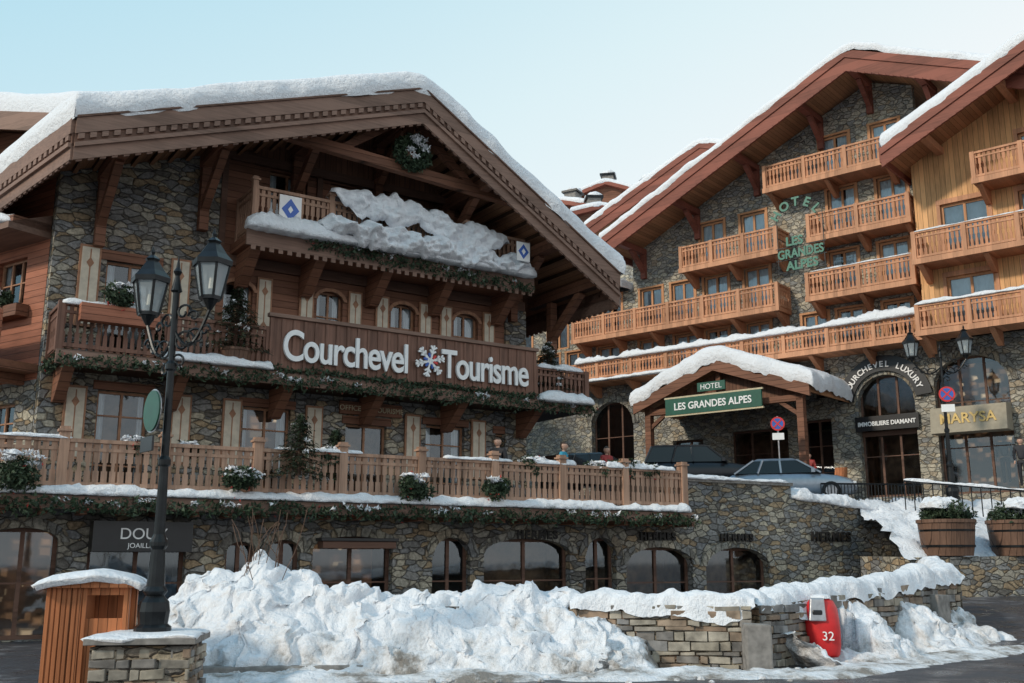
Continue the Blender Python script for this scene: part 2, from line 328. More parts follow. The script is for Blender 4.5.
def snowroof(mb,front,back,T,seed=0,nu=60,nv=26,m='snow',edges=(1,1,1,1),lump=.05):
    front=[V(p) for p in front];back=[V(p) for p in back]
    def smp(pl,t):
        Ls=[(b-a).length for a,b in zip(pl,pl[1:])];tot=sum(Ls);s=t*tot
        for i,l in enumerate(Ls):
            if s<=l+1e-9: return pl[i].lerp(pl[i+1],s/l)
            s-=l
        return pl[-1]
    LU=sum((b-a).length for a,b in zip(front,front[1:]));LV=(back[0]-front[0]).length
    def par(n,L):
        e=[0,.03/L,.09/L,.2/L,.4/L];return e+[.6/L+(1-1.2/L)*i/n for i in range(n+1)]+[1-x for x in e[::-1]]
    U=par(nu,LU);W=par(nv,LV);vs=[]
    for i,u in enumerate(U):
        f=smp(front,u);b=smp(back,u)
        f2=(smp(front,max(0,u-.5/LU))+smp(front,min(1,u+.5/LU))+f*2)/4;b2=(smp(back,max(0,u-.5/LU))+smp(back,min(1,u+.5/LU))+b*2)/4
        if 3<i<len(U)-4: f=f2;b=b2
        for j,v in enumerate(W):
            p=f.lerp(b,v);ds=[]
            if edges[0]: ds.append(u*LU)
            if edges[1]: ds.append((1-u)*LU)
            if edges[2]: ds.append(v*LV)
            if edges[3]: ds.append((1-v)*LV)
            d=max(0,min(ds)) if ds else 9
            q=min(1,d/.3);hh=T*(.55+.45*math.sqrt(max(0,1-(1-q)**2)))
            hh*=1+.18*nz(p.x*.35,p.y*.35,seed)+.07*nz(p.x*1.2,p.y*1.2,seed+4)
            ov=(1-q)*.10*nz(p.x*1.6+seed,p.y*1.6,p.z)
            vs.append(p+V((ov,-ov*1.2,hh+lump*(1-q)*(nz(p.x*1.3,p.y*1.3,3)+.5*nz(p.x*4,p.y*4,3)))))
    nW=len(W);nU=len(U);fs=[(i*nW+j,(i+1)*nW+j,(i+1)*nW+j+1,i*nW+j+1) for i in range(nU-1) for j in range(nW-1)]
    mb.add(vs,fs,m)
    ring=[i*nW for i in range(nU)]+[(nU-1)*nW+j for j in range(1,nW)]+[i*nW+nW-1 for i in range(nU-2,-1,-1)]+[j for j in range(nW-2,0,-1)]
    mid=[];base=[]
    for idx,k in enumerate(ring):
        q=vs[k];kk=1+.25*nz(q.x*1.5,q.y*1.5,seed)
        out=V((q.x-sum(f.x for f in front)/len(front),0,0))
        out=V((0,-1,0)) if k%nW==0 else (V((1 if out.x>0 else -1,0,0)))
        mid.append(q+out*.05*kk-V((0,0,T*.3)));base.append(V((q.x,q.y,q.z-T*.62-.04))-out*.03)
    top=[vs[k] for k in ring];n=len(ring)
    mb.add([*top,*mid,*base],[(r_*n+i,r_*n+(i+1)%n,(r_+1)*n+(i+1)%n,(r_+1)*n+i) for r_ in (0,1) for i in range(n)],m)
def slab(mb,front,back,th,m):
    for i in range(len(front)-1):
        a,b,c,d=[V(x) for x in (front[i],front[i+1],back[i+1],back[i])];dz=V((0,0,th))
        mb.hexa([a-dz,b-dz,c-dz,d-dz],[a,b,c,d],m)
def strip(mb,p0,p1,zo0,zo1,t,n,m):
    p0=V(p0);p1=V(p1);n=V(n).normalized()*t;a=V((0,0,zo0));b=V((0,0,zo1))
    mb.hexa([p0+a,p1+a,p1+a-n,p0+a-n],[p0+b,p1+b,p1+b-n,p0+b-n],m)
def dentils(mb,p0,p1,zo,h,w,sp,t,n,m):
    p0=V(p0);p1=V(p1);L=(p1-p0).length;k=int(L/sp)
    for i in range(k):
        a=p0.lerp(p1,(i+.5-.5*w/sp)/k);b=p0.lerp(p1,(i+.5+.5*w/sp)/k);strip(mb,a,b,zo-h,zo,t,n,m)
def leaves(mb,c,r,n,ls=.09,m='leaf',sq=(1,1,1),up=0):
    c=V(c)
    for _ in range(n):
        while 1:
            p=V((R.uniform(-1,1),R.uniform(-1,1),R.uniform(-1,1)))
            if .2<p.length<1: break
        p=V((p.x*r*sq[0],p.y*r*sq[1],p.z*r*sq[2]))
        a=V((R.gauss(0,1),R.gauss(0,1),R.gauss(0,1))).normalized();b=a.orthogonal().normalized();b=(Matrix.Rotation(R.random()*6,3,a)@b)
        s=ls*R.uniform(.6,1.4);q=c+p
        mb.add([q-b*s*.35-a*s*0,q+a*s,q+b*s*.35],[(0,1,2)],m)
        mb.add([q-a*s*.8,q+b.cross(a)*s*.35,q+a*s*.4],[(0,1,2)],m)
def garland(mb,p0,p1,r=.16,dens=90,seed=0,snow=.25):
    p0=V(p0);p1=V(p1);L=(p1-p0).length;n=int(L/.18)
    for i in range(n):
        c=p0.lerp(p1,(i+.5)/n);rr=r*(1+.7*nz(i*.37,seed,2));c.z+=.08*nz(i*.21,seed,7)-.05*abs(math.sin(i*.18*2))
        leaves(mb,c,rr,int(dens*.18),.10)
        if R.random()<.25: leaves(mb,c,rr*1.1,1,.05,'berry')
        if R.random()<snow:
            leaves(mb,c+V((0,0,rr*.6)),rr*.7,9,.09,'snow',(1,1,.4))
def shrub(name,mat,c,r,snow=1,sq=(1,.9,.85)):
    mb=MB();c=V(c)
    for k in range(9):
        o=V((R.uniform(-.6,.6)*r,R.uniform(-.4,.4)*r,R.uniform(-.35,.45)*r));leaves(mb,c+o,r*.55,int(95),.09,'leaf',sq)
    for k in range(int(9*snow)):
        o=V((R.uniform(-.8,.8)*r,R.uniform(-.6,.3)*r,R.uniform(.2,.75)*r))
        leaves(mb,c+o,r*.22,24,.06,'snow',(1.2,1,.35))
    for k in range(int(2*snow)):
        o=V((R.uniform(-.5,.5)*r,R.uniform(-.5,.1)*r,R.uniform(.5,.7)*r))
        snowline(mb,c+o-V((r*.25,0,0)),c+o+V((r*.25,.01,0)),r*.5,r*.13,seed=R.random()*9,step=.05,rough=.8)
    leaves(mb,c,r,14,.06,'berry');return mb.build(name,mat=mat)
def conifer(name,mat,c,h,r,pot=True,snow=.15):
    mb=MB();c=V(c)
    if pot: mb.lathe(c,[(r*.42,0),(r*.5,h*.16),(r*.54,h*.17),(r*.54,h*.2),(.02,h*.2)],12,'w_tub')
    z0=h*.18 if pot else 0
    mb.cyl(c+V((0,0,z0)),c+V((0,0,h)),.03+.02*h,.006,7,'bark')
    n=int(36*h/.8+24)
    for i in range(n):
        t=(i+.5)/n;zz=z0+(h-z0)*(.04+.94*t);rr=r*(1-t)**.8*R.uniform(.75,1.15)+.04;an=i*2.4+R.random()
        tip=c+V((math.cos(an)*rr,math.sin(an)*rr,zz-rr*.18));base=c+V((0,0,zz+.02))
        mb.cyl(base,tip,.012,.004,4,'bark',False)
        k=int(14+rr*46)
        for j in range(k):
            u=R.uniform(.15,1.05);q=base.lerp(tip,u)+V((R.gauss(0,.04),R.gauss(0,.04),R.gauss(0,.02)))
            dr=(tip-base).normalized();sd=V((-dr.y,dr.x,0))*R.choice((-1,1));e=(dr*.7+sd*.8+V((0,0,R.uniform(-.5,.1)))).normalized()*R.uniform(.06,.13)
            pp=e.cross(V((0,0,1))).normalized()*.02
            mb.add([q-pp,q+e,q+pp,q-e*.2],[(0,1,2,3)],'leaf')
        if R.random()<snow: leaves(mb,base.lerp(tip,.8)+V((0,0,.03)),.09,10,.06,'snow',(1,1,.4))
    return mb.build(name,mat=mat)

# ================================================================= TOURISM OFFICE (left chalet)
E=empty('chalet_tourist_office',FL)
A=(-.3,-2.8,11.25);P=(8.4,-2.8,14.25);B=(15.15,-2.8,10.05)
A2=(-4.6,13,9.77);P2=(8.4,13,14.25);B2=(15.15,13,10.05)
mb=MB();slab(mb,[A,P,B],[A2,P2,B2],.3,'w_soffit')
def fas(p,q,n,mm='w_fascia',tr='w_trim',sc_=1):
    strip(mb,p,q,-.34*sc_,.03,.10,n,mm);strip(mb,p,q,-.62*sc_,-.30*sc_,.05,n,tr)
    dentils(mb,p,q,-.36*sc_,.12,.14,.26,.11,n,mm);strip(mb,p,q,-.66*sc_,-.56*sc_,.13,n,mm);strip(mb,p,q,-.95*sc_,-.64*sc_,.06,n,mm)
    dentils(mb,p,q,-.93*sc_,.07,.13,.26,.05,n,tr)
fas(A,P,(0,1,0));fas(P,B,(0,1,0))
dv=V((A2[0]-A[0],A2[1]-A[1],0)).normalized();nn=V((dv.y,-dv.x,0))
fas(A,A2,nn);fas(B,B2,(-1,0,0))
strip(mb,A,P,.03,.08,.14,(0,1,0),'w_trim');strip(mb,P,B,.03,.08,.14,(0,1,0),'w_trim')
def zroof(x): return 11.25+(x+.3)*3.0/8.7 if x<8.4 else 14.25-(x-8.4)*4.2/6.75
for x in (.9,3.4,5.9,8.4,10.8,13.1,14.6):
    z=zroof(x)-.34
    mb.box(x-.14,x+.14,-2.6,1,z-.36,z-.02 if x!=8.4 else z-.15,'w_dark')
    mb.bar((x,-.05,z-1.6),(x,-1.7,z-.35),.2,.24,'w_dark');mb.box(x-.12,x+.12,-.25,-.02,z-2.1,z-.37,'w_dark')
for i in range(34):
    x=.2+i*.45
    if x>15.0: break
    z=zroof(x)-.31
    mb.box(x-.05,x+.05,-2.65,-.1,z-.12,z+.002,'w_soffit')
mb.build('roof',E)
mb=MB();snowroof(mb,[(A[0]-.1,A[1]-.12,A[2]+.06),(P[0],P[1]-.12,P[2]+.06),(B[0]+.1,B[1]-.12,B[2]+.06)],[(A2[0]-.1,13,A2[2]+.06),(P2[0],13,P2[2]+.06),(B2[0]+.1,13,B2[2]+.06)],.62,seed=2,nu=120,nv=30,edges=(1,1,1,0));mb.build('roof_snow',E,smooth=True)
mb=MB()
XR=13.6
Th=[(1.2,2.4,3.3,5.7),(4.8,6.1,3.3,5.6),(7.7,8.95,3.2,5.35),(10.2,11.5,3.3,5.5),(12.6,13.3,3.6,5.4)]
wall(mb,-.1,XR,3.15,6.1,0,Th,'stone_l')
for i,h in enumerate(Th):
    window(mb,*h,0,fr='shutter_trim',nx=2,nz=4 if i!=2 else 2,curt=0 if i==2 else .2,room='warmroom' if i!=1 else 'warmlit',seed=i)
    mb.box(h[0]-.12,h[1]+.12,-.04,.05,h[3],h[3]+.22,'w_dark')
for x in (.7,3.2,4.5,6.75,9.75,11.95): shutter(mb,x,.5,4.0,5.75,0)
wall(mb,-.1,3.9,6.1,10.9,0,[(1.15,2.35,6.6,8.95)],'stone_l');window(mb,1.15,2.35,6.6,8.95,0,fr='shutter_trim',nx=2,nz=3,curt=.3)
mb.box(1.0,2.5,-.05,.05,8.95,9.2,'w_dark')
mb.prism([(-.1,10.9),(3.9,10.9),(3.9,12.4),(-.1,11.0)],0,.3,'stone_l')
for x in (.75,2.95): shutter(mb,x,.5,7.2,9.25,0)
Fh=[(4.1,4.9,6.7,8.9),(6.72,7.5,6.9,9.0),(9.0,9.8,6.9,8.95),(11.1,11.95,6.9,8.95)]
wall(mb,3.9,XR,6.1,9.6,.02,Fh,'w_dark')
for h in Fh:
    window(mb,*h,.02,fr='shutter_trim',nx=2,nz=3,curt=.25)
    arch(mb,h[0],h[1],h[3],.02,.25,'w_dark',rev=.12,ring='shutter_trim',rw=.1)
for x in (5.2,6.4,7.85,8.7,10.1,10.8,12.3): shutter(mb,x,.42,7.4,9.1,.02)
Sh=[(5.2,6.3,10.2,12.2),(7.0,8.3,10.2,12.2),(9.2,10.5,10.2,12.2),(11.1,12.1,10.2,11.6)]
wall(mb,3.9,12.6,9.6,12.25,.02,Sh,'w_dark')
for h in Sh: window(mb,*h,.02,fr='shutter_trim',nx=2,nz=3,curt=.3)
mb.prism([(3.9,12.25),(12.6,12.25),(12.0,12.0),(8.4,14.0),(3.9,12.4)],.02,.3,'w_darkv')
mb.prism([(12.6,9.6),(XR,9.6),(XR,10.9),(12.6,11.5)],.02,.3,'w_dark')
mb.box(3.9,12.3,-.12,.03,12.25,12.5,'w_trim');mb.box(3.9,XR,-.1,.02,9.3,9.58,'w_trim')
mb.box(12.9,XR+.06,-.06,.4,3.15,9.3,'stone_l')
for x in (3.95,6.65,8.8,10.9,12.5): mb.box(x-.08,x+.08,-.06,.03,9.6,12.25,'w_trim')
yb=-2.0
mb.bar((4.8,yb,12.45),(12.0,yb,12.0),.22,.3,'w_dark');mb.bar((8.4,yb,12.2),(8.4,yb,13.9),.22,.22,'w_dark')
mb.bar((6.4,yb,12.4),(8.3,yb,13.75),.18,.2,'w_dark');mb.bar((10.4,yb,12.2),(8.5,yb,13.75),.18,.2,'w_dark')
mb.quad((XR,0,3.15),(XR,13,3.15),(XR,13,11.0),(XR,0,11.0),'w_dark');mb.quad((-.1,0,0),(-.1,13,0),(-.1,13,10.9),(-.1,0,10.9),'stone_l')
mb.quad((-.1,13,0),(XR,13,0),(XR,13,11),(-.1,13,11),'w_dark')
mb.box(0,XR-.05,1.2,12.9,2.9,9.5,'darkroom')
mb.build('walls',E)
mb=MB()
yF=-1.4
mb.box(0,15.1,yF,0,6.08,6.3,'w_dark');mb.box(13.7,15.1,0,7,6.08,6.3,'w_dark');mb.box(-.05,15.15,yF-.06,yF,6.0,6.33,'w_fascia')
railing(mb,(0,yF+.08),(4.9,yF+.08),6.35,7.45);railing(mb,(13.1,yF+.08),(15.0,yF+.08),6.35,7.3);railing(mb,(15.03,yF+.1),(15.03,6.5),6.35,7.3);railing(mb,(0.02,yF+.1),(0.02,0),6.35,7.45)
for x in (.3,2.9,5.6,8.2,10.8,13.4):
    mb.hexa([(x-.13,0,5.3),(x+.13,0,5.3),(x+.13,-.25,5.3),(x-.13,-.25,5.3)],[(x-.13,0,6.07),(x+.13,0,6.07),(x+.13,-1.25,6.07),(x-.13,-1.25,6.07)],'w_dark')
mb.box(.35,2.1,-1.75,-1.48,7.0,7.4,'w_red')
mb.box(4.2,12.95,yF,0,9.6,9.85,'w_dark');mb.box(4.15,13.0,yF-.08,yF,9.5,9.95,'w_fascia');dentils(mb,(4.2,yF-.08,0),(12.95,yF-.08,0),9.5,.12,.12,.24,.04,(0,1,0),'w_fascia')
railing(mb,(4.35,yF+.08),(12.85,yF+.08),10.0,11.15,cap=True,post=2.1,m='w_rail',mp='w_rail');railing(mb,(4.38,yF+.1),(4.38,0),10.0,11.15,m='w_rail');railing(mb,(12.85,yF+.1),(12.85,0),10.0,11.15,m='w_rail')
for x in (4.5,6.3,8.3,10.3,12.5):
    mb.hexa([(x-.14,0,8.7),(x+.14,0,8.7),(x+.14,-.3,8.7),(x-.14,-.3,8.7)],[(x-.14,0,9.58),(x+.14,0,9.58),(x+.14,-1.3,9.58),(x-.14,-1.3,9.58)],'w_dark')
mb.build('balconies',E)
mb=MB()
snowline(mb,(4.1,yF-.15,9.97),(12.95,yF-.15,9.97),.6,.3,3,rough=.9,step=.06)
def drape(x0,x1,ztop,zbot,y,seed,th=.22):
    nx=int((x1-x0)/.045);nzz=22;vs=[]
    for i in range(nx+1):
        x=x0+(x1-x0)*i/nx;e=max(0,min(1,min(x-x0,x1-x)/.7))**.5
        zt=ztop(x)-.35*(1-e)+.24*nz(x*1.5,seed,0)+.13*nz(x*4.5,seed,2);zb_=zbot(x)+.34*nz(x*1.4,seed+5,1)+.16*nz(x*4,seed+9,3)+.08*nz(x*10,seed,3)
        zb_=zt-(zt-zb_)*max(.15,e)
        for j in range(nzz+1):
            v=j/nzz;z=zb_+(zt-zb_)*v;prof=max(0,math.sin(math.pi*min(1,max(0,v))))**.5
            yy=y-.26*(1-v)-th*prof*(1+.9*nz(x*1.8,z*1.8,seed)+.65*nz(x*4.5,z*4.5,seed)+.4*nz(x*10,z*10,seed))*e
            vs.append((x+.05*nz(x*6,z*6,seed+2),yy,z))
        for j in range(3):
            v=1-(j+1)/3*.7;vs.append((x,y+.22+.08*j,zb_+(zt-zb_)*v))
    w=nzz+4;mb.add(vs,[(i*w+j,(i+1)*w+j,(i+1)*w+j+1,i*w+j+1) for i in range(nx) for j in range(w-1)],'snow')
drape(6.4,9.6,lambda x:11.68-(x-6.5)*.05,lambda x:10.72,yF,3,.28)
drape(8.9,12.0,lambda x:11.4-(x-9.2)*.06,lambda x:10.4,yF-.02,9,.28)
drape(6.0,12.8,lambda x:10.9-.03*x,lambda x:9.92,yF-.14,15,.34)
snowline(mb,(0,yF+.05,7.42),(1.9,yF+.05,7.42),.2,.1,5);snowline(mb,(2.3,yF-.12,6.36),(5.0,yF-.12,6.36),.35,.2,9)
snowline(mb,(13.1,yF-.1,6.3),(15.1,yF-.1,6.3),.6,.3,15,rough=.8);snowline(mb,(13.2,yF+.1,7.3),(14.9,yF+.1,7.3),.25,.14,16)
mb.build('balcony_snow',E,smooth=True)
S=empty('tourist_office_sign',FL)
mb=MB();mb.box(4.9,13.1,yF-.02,yF+.04,6.38,7.72,'w_balc');mb.box(4.85,13.15,yF-.09,yF+.08,7.72,7.82,'w_fascia')
for i in range(28):
    x=4.95+i*.3;mb.box(x-.045,x+.045,yF-.05,yF-.02,6.4,7.7,'w_balc')
mb.build('board',S,bevel=.01)
text('Courchevel',1.12,(7.02,yF-.10,6.64),'white',S,ext=.04,bold=.016,xs=.74,spacing=.92)
text('Tourisme',1.12,(11.3,yF-.10,6.64),'white',S,ext=.04,bold=.016,xs=.72,spacing=.92)
mb=MB()
c=(9.47,yF-.12,7.04)
for k in range(6):
    an=math.pi*k/3+.26
    d=V((math.cos(an),0,math.sin(an)));mb.bar(V(c)+d*.0,V(c)+d*.46,.05,.07,'white')
    for r_ in (.22,.34):
        for sg in (-1,1):
            d2=V((math.cos(an+sg*.8),0,math.sin(an+sg*.8)));mb.bar(V(c)+d*r_,V(c)+d*r_+d2*.13,.05,.05,'white')
    d=V((math.cos(an+.52),0,math.sin(an+.52)));mb.bar(V(c)+V((0,-.03,0))+d*.1,V(c)+V((0,-.03,0))+d*.22,.045,.06,'signred' if k in (0,5) else 'signblue')
mb.build('snowflake',S)
S=empty('office_name_sign',FL);mb=MB();mb.box(7.45,9.35,-.16,-.06,5.6,5.95,'w_dark');mb.build('board',S,bevel=.01);text('OFFICE DE TOURISME',.2,(8.4,-.17,5.7),'cream',S,ext=.01)
for x,z,q in ((5.25,10.6,1),(12.2,10.5,.75)):
    S=empty('emblem_sign',FL);mb=MB();y=yF-(.1 if x<8 else .66)
    mb.box(x-.3*q,x+.3*q,y-.03,y,z-.38*q,z+.38*q,'white');mb.prism([(x-.24*q,z),(x,z-.3*q),(x+.24*q,z),(x,z+.3*q)],y-.04,y-.03,'signblue')
    mb.prism([(x-.07,z),(x,z-.1),(x+.07,z),(x,z+.1)],y-.045,y-.04,'white');mb.build('plate',S)
mb=MB();garland(mb,(0,yF-.12,6.12),(15.15,yF-.12,6.12),.19,120,1,.14);garland(mb,(-.02,yF,6.12),(-.02,0,6.12),.15);mb.build('evergreen_garland',mat=FL)
mb=MB();garland(mb,(5.8,yF-.15,9.82),(12.9,yF-.15,9.62),.2,130,4,.15);mb.build('evergreen_garland',mat=FL)
mb=MB();garland(mb,(4.9,yF-.13,6.42),(13.1,yF-.13,6.38),.10,80,6,.0);mb.build('evergreen_garland',mat=FL)
mb=MB()
for k in range(18):
    an=k*.35;leaves(mb,(8.4+.4*math.cos(an),-2.25,12.65+.36*math.sin(an)),.2,60,.1)
for k in range(14): leaves(mb,(8.4+R.uniform(-.4,.4),-2.4,12.65+R.uniform(-.3,.5)),.12,24,.07,'snow',(1,1,.5))
mb.build('christmas_wreath',mat=FL)
shrub('window_box_plant',FL,(1.2,-1.65,7.65),.42)
conifer('potted_fir',FL,(4.1,-1.25,6.4),2.0,.8);conifer('potted_fir',FL,(13.9,-.9,6.4),1.8,.8,snow=.3);conifer('potted_fir',FL,(14.7,.5,6.4),1.4,.6,snow=.4)
conifer('potted_fir',FL,(2.2,-.9,6.4),1.2,.4)

E=empty('chalet_side_wing',FW)
mb=MB()
wall(mb,-8,0,5.9,11,0,[(-2.2,-.9,7.9,9.1),(-4.6,-3.3,7.9,9.1)],'w_red')
for x in (-2.2,-4.6): window(mb,x,x+1.3,7.9,9.1,0,fr='shutter_trim',nx=3,nz=2,curt=.25)
wall(mb,-8,0,3.1,5.9,0,[(-2.0,-.8,4.0,5.4)],'stone_l');window(mb,-2.0,-.8,4.0,5.4,0,fr='shutter_trim',nx=2,nz=3,curt=.1,room='warmroom')
mb.box(-8,0,-1.1,0,6.05,6.25,'w_dark');railing(mb,(-8,-1.05),(-.1,-1.05),6.3,7.4,m='w_red',sp=.16,bw=.15)
mb.box(-8,0,-1.0,.0,9.55,9.75,'w_dark');mb.hexa([(-8,-1.1,9.4),(0,-1.1,9.4),(0,0,9.4),(-8,0,9.4)],[(-8,-1.1,9.55),(0,-1.1,9.55),(0,0,10.0),(-8,0,10.0)],'w_fascia')
mb.box(-2.5,-.6,-.35,-.02,7.5,7.8,'w_dark')
for x in (-.6,-2.6,-4.6): mb.box(x-.1,x+.1,-1.0,-.0,5.8,6.04,'w_dark')
mb.build('walls',E)
mb=MB();snowline(mb,(-8,-.8,9.62),(-.1,-.8,9.62),.8,.28,5,rough=.5);snowline(mb,(-8,-1.05,7.4),(-3,-1.05,7.4),.2,.08,5);mb.build('snow',E,smooth=True)
mb=MB();garland(mb,(-8,-1.15,6.05),(-.1,-1.15,6.05),.15,100,5,.2);mb.build('evergreen_garland',mat=FW)
shrub('window_box_plant',FW,(-1.5,-.3,7.95),.35)
E=empty('chalet',frame(-22.5,42,-25))
mb=MB();fr_=[(-9,0,17.6),(-2,0,21.4),(8,0,19.2)];bk=[(-9,12,17.6),(-2,12,21.4),(8,12,19.2)]
slab(mb,fr_,bk,.3,'w_soffit');strip(mb,fr_[0],fr_[1],-.8,.05,.1,(0,1,0),'w_fascia');strip(mb,fr_[1],fr_[2],-.8,.05,.1,(0,1,0),'w_fascia')
mb.box(-7.5,6.5,1.5,11,4,17.6,'w_dark');mb.prism([(-7.5,17.6),(6.5,17.6),(6.5,19.1),(-2,21)],1.5,11,'w_dark');mb.build('body',E)
mb=MB();snowroof(mb,fr_,bk,1.1,4,40,16);mb.build('snow',E,smooth=True)

# ================================================================= TERRACE & SHOPS
E=empty('shop_arcade',FT)
mb=MB()
mb.box(-5,18.05,-.12,14,2.82,3.12,'concrete')
mb.box(-5,18.1,-.2,-.12,2.72,3.0,'w_fascia')
for i in range(30):
    x=-4.5+i*.78;mb.box(x-.07,x+.07,-.1,.78,2.62,2.81,'w_dark')
AR=[(.0,1.4,0,2.35,'warmlit',.3),(2.0,4.1,0,2.3,'darkroom',0),(5.0,5.7,0,2.1,'darkroom',.3),(6.0,6.8,0,2.15,'darkroom',.3),(7.1,9.2,0,2.25,'warmlit',.3),(10.3,11.4,0,2.25,'darkroom',.5),(11.8,14.5,0,2.25,'warmroom',.4),(15.0,16.05,0,2.3,'darkroom',.5),(16.4,18.8,0,2.05,'warmroom',.5),(19.3,21.8,0,2.05,'warmroom',.55)]
holes=[(a,b_,0.02,d) for a,b_,c_,d,_,_ in AR]
wall(mb,-5,27.9,0,2.82,.8,holes,'stone_l',rev=.35)
for a,b_,c_,d,room,rise in AR:
    window(mb,a,b_,.02,d,.8,fr='w_trim',nx=2,nz=2,curt=0,room=room,rev=.3,dep=1.4,ft=.09)
    if rise: arch(mb,a,b_,d,.8,rise,'stone_l',rev=.28)
mb.box(2.0,4.1,.2,.78,1.85,2.5,'black')
mb.box(18.1,22.9,.80,1.25,2.82,4.0,'stone_l');mb.box(18.05,22.95,.74,1.3,4.0,4.1,'concrete')
mb.prism([(22.9,2.82),(27.9,2.82),(27.9,3.25),(22.9,3.65)],.8,1.25,'stone_l')
mb.box(27.55,27.9,.805,4,0,3.2,'stone_l');mb.prism([(27.9,0),(34,0),(34,2.6),(27.9,3.1)],2.4,2.9,'stone_l')
mb.build('walls',E)
for x,t_ in ((13.4,.22),(17.5,.22),(20.5,.22),(24.5,.3)):
    S=empty('shop_sign',FT);text('HERMES',t_*1.4,(x,.74,2.25 if x<24 else 2.28),'bronze',S,ext=.03,bold=.014,spacing=1.25)
S=empty('jeweller_sign',FT);text('DOUX',.34,(3.05,.19,2.12),'white',S,ext=.01);text('JOAILLIER',.15,(3.05,.19,1.93),'white',S,ext=.01)
mb=MB();mb.box(7.2,9.1,.35,.75,1.95,2.12,'w_trim');mb.box(7.15,9.15,.3,.78,2.12,2.2,'black');mb.build('shop_awning',mat=FT,bevel=.01)
E=empty('terrace_railing',FT)
mb=MB();railing(mb,(-5,0),(17.9,0),3.15,4.22,m='w_rail',sp=.17,bw=.125,post=2.1,pw=.2,cap=True);railing(mb,(17.9,.05),(17.9,4),3.15,4.22,m='w_rail',sp=.17,bw=.125,post=2.1,pw=.2,cap=True)
mb.build('rail',E)
mb=MB();snowline(mb,(-5,-.12,3.05),(18.0,-.12,3.05),.42,.17,21,rough=1.0,step=.07)
for a,b_,h in ((5.8,8.0,.06),(10.2,12.2,.06),(12.9,14.2,.14),(15.2,17.6,.13),(-1,1.4,.05)): snowline(mb,(a,0,4.22),(b_,0,4.22),.2,h,a,rough=1.2,step=.06)
mb.build('snow',E,smooth=True)
mb=MB();garland(mb,(-5,-.32,2.82),(18.1,-.32,2.82),.19,130,9,.2);mb.build('evergreen_garland',mat=FT)
for x,r_ in ((.45,.55),(5.0,.45),(9.25,.42),(11.5,.4)): shrub('hanging_shrub',FT,(x,-.38,3.42),r_)
for x,r_ in ((2.75,.32),(3.9,.25),(7.2,.35),(12.9,.4),(15.0,.35),(15.9,.45),(16.8,.35)): shrub('planter_shrub',FT,(x,.2,4.1),r_,snow=2.2)
conifer('potted_fir',FT,(6.3,-.35,3.6),1.45,.6,pot=False,snow=.1);conifer('potted_fir',FT,(7.5,.6,3.15),1.7,.5)
mb=MB();snowline(mb,(18.1,1.0,4.1),(22.9,1.0,4.1),.6,.10,3,rough=.8,step=.07);snowline(mb,(22.9,1.0,3.65),(27.9,1.0,3.25),.7,.28,4,rough=.9,step=.07);snowline(mb,(22.9,2.2,3.5),(27.9,2.0,3.2),1.4,.4,4,rough=.9,step=.12)
mb.build('snow_cap',mat=FT,smooth=True)

# ================================================================= HOTEL
E=empty('hotel_building',FH)
def zh(x): return 17.0+(x+7.4)*5.75/12.7 if x<5.3 else 22.75-(x-5.3)*.43
mb=MB()
G=4.2
Gh=[(-13.6,-11.6,G,7.0),(-9.9,-7.4,G,9.4),(-5.2,-3.6,G,7.2),(-2.2,.6,G,7.4),(1.3,2.6,G,7.6),(2.0,2.7,8.5,9.7),(3.8,6.15,G,9.2),(6.95,9.75,G,9.6),(10.6,13,G,9.0)]
wall(mb,-17,14,G-.9,10.3,0,Gh,'stone_h',rev=.4)
rooms=['darkroom','darkroom','warmroom','warmroom','darkroom','darkroom','warmroom','warmlit','darkroom']
for h,rm in zip(Gh,rooms):
    window(mb,*h,0,fr='w_trim',nx=3 if h[1]-h[0]>2 else 2,nz=3,curt=0,room=rm,rev=.35,dep=2.0,ft=.09)
    if h[3]>8.9 and h[2]<5: arch(mb,h[0],h[1],h[3],0,1.15,'stone_h',rev=.33,rw=.35)
mb.box(6.97,9.73,.2,.3,7.4,7.6,'w_trim');mb.box(3.82,6.13,.2,.3,6.7,6.9,'w_trim')
w1=[];w2_=[]
for x in (-15.5,-13.2,-11.4,-9.4,-6.9,-4.9): w1.append((x,x+1.3,10.35,12.25))
for x in (-3.2,-1.1,1.6,3.2,5.2): w1.append((x,x+1.15,10.35,12.25))
for x in (-15.0,-12.6,-9.2,-6.8,-5.0,-3.2,-1.1): w1.append((x,x+1.25,12.5,14.85))
for x in (3.0,5.2): w1.append((x,x+1.25,12.6,14.85))
for x in (-3.3,-1.15): w2_.append((x,x+1.25,15.05,17.5))
for x in (3.1,5.3): w2_.append((x,x+1.25,15.2,17.7))
wall(mb,-17,7.1,10.3,14.95,0,w1,'stone_h',rev=.2)
wall(mb,-4.3,7.1,14.95,18.0,0,w2_,'stone_h',rev=.2)
mb.prism([(-7.2,14.95),(-4.3,14.95),(-4.3,18.0),(-7.2,16.7)],0,.3,'stone_h')
T3=[(1.15,1.9,18.05,19.4),(2.9,4.2,18.05,20.2),(5.2,6.4,18.05,20.2)]
wall(mb,.85,7.1,18.0,20.3,0,T3,'stone_h',rev=.2)
mb.prism([(-4.3,18.0),(.85,18.0),(.85,20.3)],0,.3,'stone_h')
mb.prism([(.85,20.3),(7.1,20.3),(7.1,21.5),(5.3,22.2)],0.001,.3,'stone_h')
